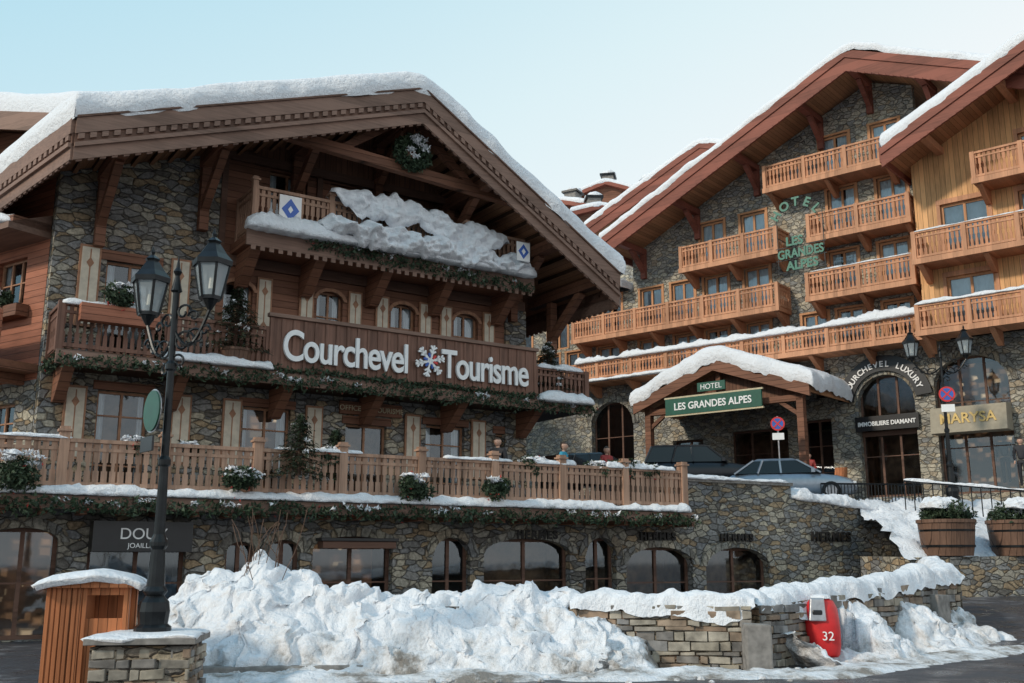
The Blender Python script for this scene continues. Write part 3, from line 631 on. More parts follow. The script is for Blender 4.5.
for w in w1+w2_+T3:
    window(mb,*w,0,fr='w_hframe',nx=2,nz=1,curt=.34,rev=.14,ft=.10,seed=3,sheer=.6)
    mb.box(w[0]-.13,w[1]+.13,-.05,.02,w[3],w[3]+.09,'w_hframe')
    mb.box(w[0]-.12,w[0],-.04,.02,w[2],w[3],'w_hframe');mb.box(w[1],w[1]+.12,-.04,.02,w[2],w[3],'w_hframe')
mb.quad((-17,0,3),(-17,12,3),(-17,12,14.95),(-17,0,14.95),'stone_h')
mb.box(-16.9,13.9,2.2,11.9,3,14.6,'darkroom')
WX=7.1
wd=[(8.1,9.9,10.35,12.6),(11.0,12.6,10.35,12.6),(8.1,9.9,13.2,15.6),(11.0,12.6,13.2,15.5),(11.2,12.6,16.0,17.8)]
wall(mb,WX,15,10.3,17.9,-1.0,wd,'w_wing',rev=.2)
mb.prism([(WX,17.9),(15,17.9),(15,21.2),(WX,17.95)],-1.0,-.8,'w_wing')
mb.quad((WX,-1.0,10.3),(WX,8,10.3),(WX,8,18.2),(WX,-1.0,18.2),'w_wing')
for w in wd:
    window(mb,*w,-1.0,fr='w_hframe',nx=2,nz=1,curt=.42,rev=.14,ft=.1,seed=5,sheer=.6)
    mb.box(w[0]-.14,w[1]+.14,-1.06,-.98,w[3],w[3]+.2,'w_hpost');mb.box(w[0]-.13,w[0],-1.05,-.98,w[2],w[3],'w_hpost');mb.box(w[1],w[1]+.13,-1.05,-.98,w[2],w[3],'w_hpost')
mb.build('walls',E)
mb=MB()
def gable(A_,P_,B_,y0,y1,fh,mf,th=.3,ms='w_hsoff'):
    f_=[(A_[0],y0,A_[1]),(P_[0],y0,P_[1]),(B_[0],y0,B_[1])];b_=[(x,y1,z) for x,_,z in f_]
    slab(mb,f_,b_,th,ms)
    for p,q in ((f_[0],f_[1]),(f_[1],f_[2])):
        strip(mb,p,q,-fh,.04,.1,(0,1,0),mf);strip(mb,p,q,-.3,.06,.16,(0,1,0),mf);dentils(mb,p,q,-fh+.06,.08,.14,.3,.12,(0,1,0),mf)
    strip(mb,f_[0],b_[0],-fh*.7,.04,.1,(1,0,0),mf);return f_,b_
f1,b1=gable((-7.4,16.9),(5.3,22.65),(13,19.3),-2.5,10,.9,'w_hfascia')
for x in (-6.5,-3.4,-.2,3.0,5.3,8):
    z=zh(x)-.44;mb.box(x-.14,x+.14,-2.4,0,z-.38,z-.1,'w_hfascia');mb.bar((x,-.05,z-1.3),(x,-1.2,z-.35),.2,.22,'w_hfascia');mb.box(x-.13,x+.13,-.2,0,z-1.6,z-.4,'w_hfascia')
f2,b2=gable((-14.4,21.3),(-6.4,24.5),(2,21.3),6,16,.85,'w_hfascia')
mb.prism([(-13.5,14),(1,14),(1,21.1),(-6.4,23.9),(-13.5,21.2)],7.5,16,'stone_h')
f3,b3=gable((6.75,17.65),(15,21.6),(23,17.8),-3.3,6,.8,'w_hfascia')
for x in (8.3,11.2): 
    z=17.65+(x-6.75)*.479-.33;mb.box(x-.14,x+.14,-3.1,-1,z-.36,z-.08,'w_hpost')
mb.build('roofs',E)
mb=MB()
for f_,b_,s_,t_ in ((f1,b1,3,.4),(f2,b2,7,.4),(f3,b3,9,.55)):
    snowroof(mb,[(p[0],p[1]-.15,p[2]+.06) for p in f_],[(p[0],p[1],p[2]+.06) for p in b_],t_,s_,80,16,edges=(1,1,1,0),lump=.12)
snowroof(mb,[(-17.2,-1,14.95),(-7.3,-1,15.0)],[(-17.2,10,14.95),(-7.3,10,15.0)],.4,5,12,12)
mb.build('roof_snow',E,smooth=True)
mb=MB()
def balc(x0,x1,zb,zt,yf,side=True,yw=0):
    mb.box(x0,x1,yf,yw,zb-.05,zb+.12,'w_hrail');mb.box(x0-.04,x1+.04,yf-.06,yf,zb-.08,zb+.14,'w_hpost')
    railing(mb,(x0+.06,yf+.06),(x1-.06,yf+.06),zb+.12,zt,m='w_hrail',sp=.17,bw=.11,post=1.9,pw=.16,mp='w_hpost')
    if side:
        railing(mb,(x0+.06,yf+.1),(x0+.06,yw),zb+.12,zt,m='w_hrail',sp=.17,bw=.11,mp='w_hpost');railing(mb,(x1-.06,yf+.1),(x1-.06,yw),zb+.12,zt,m='w_hrail',sp=.17,bw=.11,mp='w_hpost')
    k=max(2,int((x1-x0)/2.2))
    for i in range(k+1):
        x=x0+.2+(x1-x0-.4)*i/k
        mb.hexa([(x-.1,yw,zb-.6),(x+.1,yw,zb-.6),(x+.1,yw-.2,zb-.6),(x-.1,yw-.2,zb-.6)],[(x-.1,yw,zb-.07),(x+.1,yw,zb-.07),(x+.1,yf+.15,zb-.07),(x-.1,yf+.15,zb-.07)],'w_hrail')
balc(-10.1,1.1,12.4,13.6,-1.3);balc(-3.75,1.2,14.95,16.15,-1.3);balc(.7,6.4,17.85,19.05,-1.3);balc(2.6,7.0,15.15,16.35,-1.3);balc(2.4,7.0,12.55,13.75,-1.3)
balc(-16.5,7.2,10.25,11.25,-1.35,True);balc(7.2,15,10.2,11.35,-2.3,True,-1.0);balc(7.3,15,13.05,14.3,-2.3,True,-1.0);balc(9.75,15,15.8,17.0,-2.3,True,-1.0)
mb.build('balconies',E)
mb=MB();snowline(mb,(-9.9,-1.3,11.28),(7.2,-1.3,11.28),.4,.22,5,rough=1.1,step=.1);snowline(mb,(-9.9,-1.55,10.25),(-4,-1.55,10.25),.3,.12,9)
snowline(mb,(7.2,-2.25,11.38),(15,-2.25,11.38),.25,.12,2,rough=1);snowline(mb,(2.6,-1.25,13.77),(6.9,-1.25,13.77),.15,.05,2);snowline(mb,(7.3,-2.25,14.3),(15,-2.25,14.3),.15,.05,2)
mb.build('balcony_snow',E,smooth=True)
C=empty('entrance_canopy',FH)
mb=MB();f_=[(-4.7,-4,8.4),(-.7,-4,9.9),(3.5,-4,8.4)];b_=[(x,-.05,z) for x,_,z in f_];slab(mb,f_,b_,.25,'w_hsoff')
for p,q in ((f_[0],f_[1]),(f_[1],f_[2])): strip(mb,p,q,-.42,.05,.12,(0,1,0),'w_dark')
for x in (-4.2,2.9):
    mb.box(x-.25,x+.25,-3.85,-3.35,G-.3,5.2,'stone_h');mb.box(x-.14,x+.14,-3.75,-3.45,5.2,8.3,'w_dark');mb.bar((x,-3.6,7.3),(x+(.9 if x<0 else -.9),-3.6,7.95),.14,.16,'w_dark')
mb.box(-4.3,3.0,-3.75,-3.45,7.9,8.15,'w_dark');mb.bar((-.7,-3.6,8.1),(-.7,-3.6,9.7),.2,.2,'w_dark');mb.prism([(-4.3,8.15),(3.0,8.15),(-.7,9.6)],-3.4,-3.3,'w_darkv');mb.build('frame',C)
mb=MB();snowroof(mb,[(-4.85,-4.15,8.42),(-.7,-4.15,9.97),(3.65,-4.15,8.42)],[(-4.85,-.05,8.42),(-.7,-.05,9.97),(3.65,-.05,8.42)],.66,6,50,14,edges=(1,1,1,0),lump=.3);mb.build('snow',C,smooth=True)
S=empty('hotel_name_sign',FH);mb=MB();mb.box(-3.0,1.5,-4.2,-4.1,7.75,8.45,'green_sign');mb.box(-3.05,1.55,-4.18,-4.08,7.68,7.75,'cream');mb.box(-3.05,1.55,-4.18,-4.08,8.45,8.52,'cream');mb.build('board',S)
text('LES GRANDES ALPES',.42,(-.75,-4.21,7.95),'white',S,ext=.01,bold=.008,xs=.95);mb=MB();mb.box(-1.4,-.1,-4.22,-4.14,8.62,9.0,'green_sign');mb.build('plate',S);text('HOTEL',.32,(-.75,-4.23,8.7),'white',S,ext=.01)
S=empty('hotel_wall_lettering',FH)
def arctext(s,cx,cz,r,a0,a1,size,y,m,par,bold=.01,rz=1):
    for i,ch in enumerate(s):
        a=math.radians(a0+(a1-a0)*i/(len(s)-1));text(ch,size,(cx+r*math.cos(a),y,cz+r*math.sin(a)*rz),m,par,ext=.03,bold=bold,rot=(math.pi/2,-(a-math.pi/2),0),name='letter')
LY=-1.5
arctext('HOTEL',2.25,15.85,.95,145,35,.56,LY,'greensign_back',S,.018)
text('LES',.55,(2.1,LY,15.05),'greensign_back',S,ext=.03,bold=.018)
text('GRANDES',.55,(2.35,LY,14.5),'greensign_back',S,ext=.03,bold=.018,xs=.85)
text('ALPES',.55,(2.4,LY,13.95),'greensign_back',S,ext=.03,bold=.018)
mb=MB()
for z in (15.0,14.45,13.9): mb.bar((1.2,LY+.05,z),(3.5,LY+.05,z),.03,.03,'iron')
for x in (1.3,3.4): mb.bar((x,LY+.05,13.8),(x,LY+.05,16.6),.03,.03,'iron');mb.bar((x,LY+.05,15.5),(x,0,15.5),.03,.03,'iron')
mb.build('bracket',S)
S=empty('luxury_shop_sign',FH);mb=MB();n=16;cx,cz=4.97,8.05
for i in range(n):
    a=math.pi*(i/n)*.94+.1;b_=math.pi*((i+1)/n)*.94+.1
    mb.prism([(cx+1.3*math.cos(a),cz+1.3*math.sin(a)),(cx+1.3*math.cos(b_),cz+1.3*math.sin(b_)),(cx+1.95*math.cos(b_),cz+1.95*math.sin(b_)),(cx+1.95*math.cos(a),cz+1.95*math.sin(a))],-.18,-.08,'black')
mb.box(3.7,6.3,-.18,-.08,6.9,7.5,'black');mb.build('board',S);arctext('COURCHEVEL LUXURY',cx,cz,1.46,160,20,.34,-.20,'white',S,.006);text('IMMOBILIERE DIAMANT',.25,(5.0,-.20,7.1),'white',S,ext=.01,bold=.006,xs=.9)
S=empty('fashion_shop_sign',FH);mb=MB();mb.hexa([(6.95,-.9,6.5),(9.75,-.9,6.5),(9.75,-.02,6.5),(6.95,-.02,6.5)],[(6.95,-.75,7.5),(9.75,-.75,7.5),(9.75,-.02,7.6),(6.95,-.02,7.6)],'awning');mb.build('awning',S)
text('MARYSA',.55,(8.35,-.86,6.85),'gold',S,ext=.02,bold=.01)
mb=MB()
mb.lathe((10.35,-.2,6.2),[(.1,0),(.16,.3),(.05,.6)],6,'black');mb.bar((10.35,-.2,6.75),(10.35,0,6.9),.04,.04,'black');mb.build('wall_lantern',mat=FH)
S=empty('shop_easel_sign',FH);mb=MB();mb.hexa([(3.0,-1.3,G+.1),(3.6,-1.3,G+.1),(3.6,-1.25,G+.1),(3.0,-1.25,G+.1)],[(3.05,-1.0,G+1.2),(3.55,-1.0,G+1.2),(3.55,-.95,G+1.2),(3.05,-.95,G+1.2)],'w_orange');mb.bar((3.3,-.95,G+1.1),(3.3,-.6,G),.04,.04,'w_orange');mb.build('board',S)

for i,(x,y,z,w,hh) in enumerate(((3.2,68,26.4,4.6,2.0),(7.2,75,30.5,5,2.5),(5.8,64,24.6,4,1.6),(11.5,72,29,5,2.2))):
    E=empty('chalet',frame(x,y,-30+i*17));mb=MB()
    f_=[(-w/2,0,z-hh*.35),(0,0,z),(w/2,0,z-hh*.35)];b_=[(a,7,c_) for a,_,c_ in f_];slab(mb,f_,b_,.3,'w_hfascia')
    mb.box(-w/2+.4,w/2-.4,.5,6.5,2,z-hh*.4,'w_dark');mb.prism([(-w/2+.4,z-hh*.4),(w/2-.4,z-hh*.4),(0,z-.2)],.5,6.5,'w_dark')
    mb.box(-.5,.4,2,3,z-.5,z+1.2,'concrete');mb.box(-.65,.55,1.85,3.15,z+1.2,z+1.35,'iron');mb.build('body',E)
    mb=MB();snowroof(mb,f_,b_,.35,i,14,8);snowline(mb,(-.65,2.5,z+1.35),(.55,2.5,z+1.35),1.2,.35,i);mb.build('snow',E,smooth=True)

# ================================================================= GROUND
def gz(X,Y):
    t=max(0,min(1,(X-6)/6))
    return t*max(0,min(Y,50)-19)*.055
mb=MB();xs=[-600,-120,-40]+[-20+i*2 for i in range(31)]+[60,150,600];ys=[-200,-40,0]+[4+i*1.5 for i in range(34)]+[70,150,900]
vs=[(x,y,gz(x,y)) for x in xs for y in ys];ny=len(ys)
mb.add(vs,[(i*ny+j,(i+1)*ny+j,(i+1)*ny+j+1,i*ny+j+1) for i in range(len(xs)-1) for j in range(ny-1)],'ground');mb.build('ground',smooth=True)
mb=MB();xs=[14+i*1.5 for i in range(26)];ys=[1.27+i*1.2 for i in range(22)]
vs=[(x,y,(3.15 if x<18 else 3.2)+.1*max(0,min(12,y-1))) for x in xs for y in ys];ny=len(ys)
mb.add(vs,[(i*ny+j,(i+1)*ny+j,(i+1)*ny+j+1,i*ny+j+1) for i in range(len(xs)-1) for j in range(ny-1)],'ground');mb.build('upper_square_paving',mat=FT)

E=empty('low_stone_wall')
mb=MB()
def slopewall(p,q,w,za,zb,m,base=-.05):
    p=V(p);q=V(q);d=(q-p).normalized();n=V((-d.y,d.x))*w/2;c=[p-n,q-n,q+n,p+n]
    mb.hexa([(a.x,a.y,base) for a in c],[(c[0].x,c[0].y,za),(c[1].x,c[1].y,zb),(c[2].x,c[2].y,zb),(c[3].x,c[3].y,za)],m)
def roughwall(p,q,w,za,zb,seed):
    p=V(p);q=V(q);L=(q-p).length;d=(q-p)/L;n=V((-d.y,d.x));rr=random.Random(seed)
    slopewall(p,q,w-.08,za-.02,zb-.02,'stone_low')
    z=0.0
    while z<max(za,zb)-.03:
        h=rr.uniform(.06,.16);s=rr.uniform(-.2,0)
        while s<L:
            l=rr.uniform(.12,.5);s1=min(L,s+l);s0=max(0,s);top=za+(zb-za)*((s0+s1)/2/L)
            if s1-s0>.05 and z+h*.6<top:
                o=w/2+rr.uniform(-.03,.035);zt=min(top,z+h-.010);j=lambda:rr.uniform(-.016,.016)
                a=p+d*(s0+.006+abs(j()))-n*o;b=p+d*(s1-.006-abs(j()))-n*(o+rr.uniform(-.02,.02));a2=p+d*s0-n*(w/2-.1);b2=p+d*s1-n*(w/2-.1)
                mb.hexa([(a.x,a.y,z+.006+j()),(b.x,b.y,z+.006+j()),(b2.x,b2.y,z+.006),(a2.x,a2.y,z+.006)],[(a.x,a.y,zt+j()),(b.x,b.y,zt+j()),(b2.x,b2.y,zt),(a2.x,a2.y,zt)],rr.choice(SM))
            s=s1 if s1>s+.01 else s+l
        z+=h
SM=[]
for i,cc in enumerate(((.24,.215,.18),(.19,.175,.16),(.30,.265,.21),(.24,.17,.12),(.16,.15,.14),(.27,.205,.15),(.34,.305,.25),(.21,.205,.20))):
    plain('wallstone%d'%i,cc,.85,0,.45,5,.9);SM.append('wallstone%d'%i)
slopewall((-6.0,17.0),(1.0,17.25),.5,.9,.95,'stone_low');roughwall((1.0,17.22),(3.78,16.75),.5,.97,.98,3);roughwall((3.75,16.85),(9.2,22.3),.5,.95,1.35,5)
slopewall((9.2,22.2),(10.6,26.5),.5,1.35,1.5,'stone_low')
mb.build('masonry',E,bevel=.008)
mb=MB();slopewall((3.55,16.3),(3.95,16.3),.35,.72,.70,'concrete');slopewall((8.35,21.1),(8.75,21.5),.35,1.0,.98,'concrete');slopewall((-4.9,15.55),(1.5,16.35),.3,.15,.15,'concrete');mb.build('piers',E,bevel=.03)
def disp(p,s=1):
    q=p*2.1
    v=V((nz(q.x,q.y,q.z),nz(q.x+31,q.y,q.z),nz(q.x,q.y+17,q.z)))*.16
    q=p*5.0;v+=V((nz(q.x,q.y,q.z),nz(q.x+31,q.y,q.z),nz(q.x,q.y+17,q.z)))*.085
    q=p*12;v+=V((nz(q.x,q.y,q.z),nz(q.x+31,q.y,q.z),nz(q.x,q.y+17,q.z)))*.042
    return v*s
def bank(mb,pl,t0,t1,hf,ns=220,nt_=46,m='snow_dirty',ds=1):
    pl=[V(p) for p in pl];Ls=[(b-a).length for a,b in zip(pl,pl[1:])];tot=sum(Ls);vs=[]
    for i in range(ns+1):
        s=tot*i/ns;r_=s;k=0
        while k<len(Ls)-1 and r_>Ls[k]: r_-=Ls[k];k+=1
        p=pl[k].lerp(pl[k+1],r_/Ls[k]);d=(pl[min(k+1,len(pl)-1)]-pl[k]).normalized();n=V((-d.y,d.x))
        for j in range(nt_+1):
            t=t0+(t1-t0)*j/nt_;q=p+n*t
            z=hf(s,t,q.x,q.y);P_=V((q.x,q.y,z))
            am=min(1,max(0,(z+.04)*3.5))
            vs.append(P_+disp(P_,ds)*am)
    w=nt_+1;mb.add(vs,[(i*w+j,(i+1)*w+j,(i+1)*w+j+1,i*w+j+1) for i in range(ns) for j in range(nt_)],m)
def fb(x,y,z=0): return nz(x*.9,y*.9,z)*.5+nz(x*2.2,y*2.2,z+3)*.3+nz(x*5,y*5,z+6)*.16+nz(x*11,y*11,z)*.07
def h1(s,t,x,y):
    H=1.16+.08*nz(s*.6,2,3)+.42*math.exp(-((s-2.2)/.7)**2)+.16*math.exp(-((s-1.1)/.9)**2)+.1*math.exp(-((s-3.2)/.6)**2)
    end=min(1,max(0,(8.5-s)/1.5))*min(1,max(0,(s+.1)/.9))
    fr=1.62+.25*fb(s,7)
    if t<0: q=-t/fr;prof=max(0,1-q);prof=prof**.72 if q<1 else 0
    else: q=t/1.4;prof=max(0,1-q*q)
    z=H*prof*(end**.5)+.24*fb(x,y)*min(1,prof*3)
    return max(z,-.05) if prof>0 else -.05
mb=MB();bank(mb,[(-6.1,17.1),(1.4,17.3),(2.9,17.0)],-1.9,1.5,h1,380,80,ds=1.1)
def h2(s,t,x,y):
    q=(-t)/1.25;prof=max(0,1-q) if t<0 else 1
    msk=max(0,min(1,(nz(s*.7,4,1)+.42)*1.8));msk*=.3 if .8<s<1.9 else 1
    z=(.85*prof**1.0)*msk+.2*fb(x,y,2)*min(1,prof*3)
    return z-.05 if prof>0 else -.06
bank(mb,[(4.35,17.0),(8.6,21.3),(9.6,22.4)],-1.3,.1,h2,220,44,ds=1.2)
def h3(s,t,x,y):
    q=abs(t)/.75;prof=max(0,1-q**2);return .12*prof+.12*fb(x,y,5)*min(1,prof*2)-.045
bank(mb,[(-4.6,15.2),(3.2,15.75),(4.5,15.9),(10.2,21.0)],-.7,.7,h3,300,26,ds=.6)
mb.build('snow_bank',smooth=True)
# loose snow clods along the foot of the bank
mb=MB()
for k in range(150):
    u=R.random();X=-4.8+u*14.0;Y=(15.35+.06*X+R.uniform(-.75,.5)) if X<4 else (16.0+(X-4)*.88+R.uniform(-.6,.3))
    s_=R.uniform(.02,.075);n=7;vs=[]
    for a in range(4):
        for i in range(n):
            th=math.pi*2*i/n;ph=(a+.3)/4*math.pi*.55;r_=s_*math.cos(ph)*(1+R.uniform(-.25,.25));vs.append((X+r_*math.cos(th),Y+r_*math.sin(th),s_*.9*math.sin(ph)))
    mb.add(vs,[(a*n+i,a*n+(i+1)%n,(a+1)*n+(i+1)%n,(a+1)*n+i) for a in range(3) for i in range(n)]+[tuple(range(3*n,4*n))],'snow_dirty')
mb.build('snow_clods')
mb=MB()
def capsnow(p,q,w,h,seed):
    p=V(p);q=V(q);L=(q-p).length;d=(q-p)/L;a=V((-d.y,d.x,0)).normalized();n=int(L/.045);K=20;vs=[]
    for i in range(n+1):
        c=p.lerp(q,i/n);s=L*i/n;e=max(.1,min(1,min(s,L-s)/.3+.2))**.5
        hg=h*(1+.7*nz(s*.9,seed,1)+.3*nz(s*3,seed,2));fd=.08+.55*max(0,nz(s*1.1,seed,8)+.1)
        for k in range(K):
            u=k/(K-1);x=(u-.5)*2
            zz=hg*(1-abs(x)**3.5)-(fd if k==0 else fd*.5 if k==1 else 0)
            P_=c+a*x*w*.5+V((0,0,zz*e-(.04)))
            vs.append(P_+disp(P_+V((seed,0,0)),.5))
    mb.add(vs,[(i*K+j,(i+1)*K+j,(i+1)*K+j+1,i*K+j+1) for i in range(n) for j in range(K-1)],'snow')
capsnow((1.0,17.25,.97),(3.85,16.8,1.0),.66,.2,2);capsnow((3.7,16.95,.98),(9.3,22.4,1.36),.7,.24,6);capsnow((9.2,22.3,1.38),(10.6,26.6,1.5),.66,.25,8)
mb.build('wall_snow_cap',smooth=True)
mb=MB()
for i in range(16):
    p=V((-4.0+R.uniform(-.35,.35),17+R.uniform(-.2,.2),1.35));pts=[p]
    d=V((R.uniform(-.25,.25),R.uniform(-.2,.2),1)).normalized()
    for k in range(5): d=(d+V((R.gauss(0,.15),R.gauss(0,.15),0))).normalized();p=p+d*R.uniform(.16,.26);pts.append(p)
    mb.tube(pts,.007,'twig',4)
mb.build('bare_shrub')

E=empty('planter_wall')
mb=MB();p0=(12.0,30.4);p1=(18.5,32.2)
slopewall(p0,p1,.6,1.75,1.85,'stone_l',base=.3);slopewall((11.4,33.6),(12.15,30.4),.5,1.8,1.75,'stone_l',base=.3);mb.build('masonry',E)
mb=MB();xs_=50;vs=[]
for i in range(xs_+1):
    for j in range(31):
        u=i/xs_;v=j/30;x=11.6+u*9.5;y=30.6+u*2.4+v*5.0;z=1.7+.1*u+ (2.0*v**.8)+.3*fb(x,y,3);P_=V((x,y,z));vs.append(P_+disp(P_,1.2))
mb.add(vs,[(i*31+j,(i+1)*31+j,(i+1)*31+j+1,i*31+j+1) for i in range(xs_) for j in range(30)],'snow');mb.build('snow_slope',smooth=True)
for X,Y in ((12.9,30.9),(15.2,31.4)):
    E=empty('wooden_planter',frame(X,Y,15,1.8));mb=MB();mb.lathe((0,0,0),[(.68,0),(.74,.3),(.8,.95),(.84,.95),(.84,1.05),(.7,1.05),(.7,.9),(.01,.9)],20,'w_tub')
    for z in (.25,.7): mb.lathe((0,0,z),[(.745+z*.06,0),(.75+z*.06,.06)],20,'iron')
    mb.build('tub',E)
    mb=MB()
    for k in range(26):
        an=k*.5;leaves(mb,(.75*math.cos(an)*R.uniform(.4,1.05),.7*math.sin(an)*R.uniform(.4,1),1.15+R.uniform(-.15,.25)),.24,55,.12)
    for k in range(30): an=k*.7;leaves(mb,(.7*math.cos(an)*R.uniform(.2,1),.65*math.sin(an)*R.uniform(.2,1),1.38+R.uniform(-.1,.15)),.16,30,.07,'snow',(1,1,.4))
    for k in range(6): x=R.uniform(-.4,.4);y=R.uniform(-.6,.3);snowline(mb,(x-.38,y,1.42),(x+.38,y+.05,1.4),.5,.24,k,step=.05,rough=.9)
    mb.build('plants',E)
mb=MB()
a=V((13.0,34.2));b_=V((20.5,32.6));za,zb=3.9,3.1;n=26
for i in range(n+1):
    p=a.lerp(b_,i/n);z=za+(zb-za)*i/n;mb.cyl((p.x,p.y,z-.6),(p.x,p.y,z+.35),.02,.02,5,'iron')
mb.tube([(a.x,a.y,za+.35),(b_.x,b_.y,zb+.35)],.03,'iron');snowline(mb,(a.x,a.y,za+.38),(b_.x,b_.y,zb+.38),.10,.06,4,rough=1.5)
mb.build('metal_handrail')
mb=MB()
a=V((10.6,35.4));b_=V((14.2,35.8))
for i in range(31):
    p=a.lerp(b_,i/30);mb.cyl((p.x,p.y,3.2),(p.x,p.y,4.25),.018,.018,5,'iron')
mb.tube([(a.x,a.y,4.25),(b_.x,b_.y,4.25)],.03,'iron');mb.tube([(a.x,a.y,3.5),(b_.x,b_.y,3.5)],.02,'iron');mb.build('metal_fence')

# ================================================================= street lamps
def lantern(mb,c,s=1.0):
    c=V(c);r=.25*s
    mb.lathe(c,[(.03*s,-.16*s),(.09*s,-.06*s),(.12*s,0)],8,'iron')
    mb.cyl(c,c+V((0,0,.5*s)),r*.6,r,6,'lampglass',False)
    for i in range(6):
        a=math.pi*i/3;mb.bar(c+V((math.cos(a)*r*.6,math.sin(a)*r*.6,0)),c+V((math.cos(a)*r,math.sin(a)*r,.5*s)),.03*s,.03*s,'iron')
    mb.lathe(c,[(r*.62,-.02*s),(r*.64,.03*s)],6,'iron')
    mb.lathe(c,[(r*1.12,.47*s),(r*1.15,.54*s),(r*.8,.64*s),(r*.42,.78*s),(r*.36,.8*s),(r*.45,.83*s),(r*.2,.88*s),(.02,.9*s),(.035*s,.94*s),(.005,1.02*s)],6,'iron')
    mb.cyl(c+V((0,0,.03)),c+V((0,0,.14*s)),.04*s,.04*s,6,'iron');mb.cyl(c+V((0,0,.14*s)),c+V((0,0,.3*s)),.045*s,.03*s,8,'bulb')
def lamp(name,X,Y,z0,H,arms,s=1.0,rot=0):
    E=empty(name,frame(X,Y,rot,z0));mb=MB()
    mb.lathe((0,0,0),[(.24*s,0),(.24*s,.1*s),(.19*s,.14*s),(.21*s,.3*s),(.19*s,.42*s),(.12*s,.5*s),(.16*s,.56*s),(.12*s,.62*s),(.09*s,1.1*s),(.12*s,1.15*s),(.12*s,1.2*s),(.075*s,1.3*s),(.06*s,H*.45),(.085*s,H*.455),(.085*s,H*.47),(.055*s,H*.48),(.05*s,H*.72),(.08*s,H*.725),(.08*s,H*.74),(.045*s,H*.75),(.045*s,H-.25),(.08*s,H-.22),(.05*s,H-.1),(.03*s,H),(.06*s,H+.06),(.03*s,H+.12),(.004,H+.3)],14,'iron')
    mb.build('post',E,smooth=False)
    mb=MB()
    for (dx,dy,dz) in arms:
        e=V((dx,dy,0));L=e.length;d=e.normalized();pts=[]
        for k in range(13):
            t=k/12;pts.append(V((0,0,H-.85+dz))+d*L*t+V((0,0,-.30*math.sin(t*math.pi)+.25*t*t)))
        mb.tube(pts,.026*s,'iron')
        top=pts[-1];lantern(mb,top+V((0,0,.15*s)),s)
        for sgn,cx,r_,dzz in ((1,.3,.19,-.25),(-1,.65,.14,-.18),(1,.9,.09,-.1),(1,.25,.13,.18),(-1,.55,.09,.12),(-1,.2,.12,-.52)):
            base=V((0,0,H-.80+dz+dzz))+d*L*cx;pp=[]
            for k in range(18):
                a=k/17*6.6;rr=r_*(1-k/22);pp.append(base+d*math.cos(a)*rr*sgn+V((0,0,math.sin(a)*rr)))
            mb.tube(pp,.018*s,'iron',5)
    mb.build('lanterns',E);return E
lamp('street_lamp',-4.74,14.0,.7,4.9,[(-.50,.35,-.03),(.53,-.15,.08)],1.0)
lamp('street_lamp',15.35,36,3.7,5.3,[(-.95,0,.3),(.85,.1,.3)],1.05,-20)
E=empty('stone_pedestal',frame(-4.75,13.95,8));mb=MB()
slopewall((-.58,0),(.58,0),1.06,.6,.6,'stone_low')
roughwall((-.62,-.28),(.62,-.28),.56,.61,.61,9);roughwall((.35,-.55),(.35,.55),.56,.61,.61,12)
mb.box(-.68,.68,-.63,.63,.62,.7,'concrete');mb.build('masonry',E,bevel=.01)
mb=MB();snowroof(mb,[(-.66,-.6,.69),(.66,-.6,.69)],[(-.66,.6,.69),(.66,.6,.69)],.06,3,8,8);mb.build('snow',E,smooth=True)
E=empty('round_traffic_sign',frame(-4.82,13.9,-50,3.2));mb=MB();mb.cyl((.0,-.12,.45),(.0,-.1,.45),.28,.28,24,'darkgreen');mb.cyl((.0,-.1,.45),(.0,-.09,.45),.30,.30,24,'alloy');mb.box(-.28,.14,-.13,-.1,-.1,.1,'black');mb.box(-.03,.03,-.1,0,.2,.5,'iron');mb.build('plate',E)
def nostop(X,Y,z,pole):
    E=empty('no_stopping_sign',frame(X,Y,-15,z));mb=MB()
    if pole: mb.cyl((0,0,-pole),(0,0,.3),.03,.03,8,'alloy')
    mb.cyl((0,-.06,0),(0,-.04,0),.27,.27,28,'signred');mb.cyl((0,-.068,0),(0,-.058,0),.21,.21,28,'signblue')
    mb.bar((-.15,-.075,-.15),(.15,-.075,.15),.012,.05,'signred');mb.bar((.15,-.077,-.15),(-.15,-.077,.15),.012,.05,'signred')
    mb.box(-.22,.22,-.06,-.04,-.62,-.36,'white');mb.build('plate',E)
nostop(10.3,39.5,6.85,2.9);nostop(15.2,35.4,7.35,0)
E=empty('wooden_bin_shelter',frame(-5.72,14.5,12));mb=MB()
mb.box(-.55,-.05,-.4,.4,0,1.3,'w_orange')
for i in range(8):
    x=-.55+i*.066
    mb.box(x,x+.05,-.425,-.4,0.02,1.3,'w_orange')
mb.box(.42,.5,-.4,-.32,0,1.35,'w_orange');mb.box(.42,.5,.32,.4,0,1.35,'w_orange');mb.box(-.05,.42,.3,.36,0,1.3,'w_orange');mb.box(-.05,.42,-.38,-.34,0,.9,'w_orange');mb.box(-.05,.42,-.38,-.34,1.2,1.32,'w_orange')
mb.box(-.04,.41,-.3,.25,0,.85,'iron')
mb.prism([(-.65,1.3),(.6,1.3),(.0,1.5)],-.5,.5,'w_orange');mb.build('body',E,bevel=.006)
mb=MB();snowroof(mb,[(-.7,-.54,1.31),(0,-.54,1.52),(.66,-.54,1.31)],[(-.7,.55,1.31),(0,.55,1.52),(.66,.55,1.31)],.10,1,24,14,lump=.04);mb.build('snow',E,smooth=True)
E=empty('red_litter_bin',frame(5.2,17.65,-12,.1));mb=MB();prof=[(.18,0),(.215,.04),(.25,.2),(.28,.42),(.285,.6),(.26,.78),(.20,.9),(.1,.96),(.01,.97)];vs=[];n=28
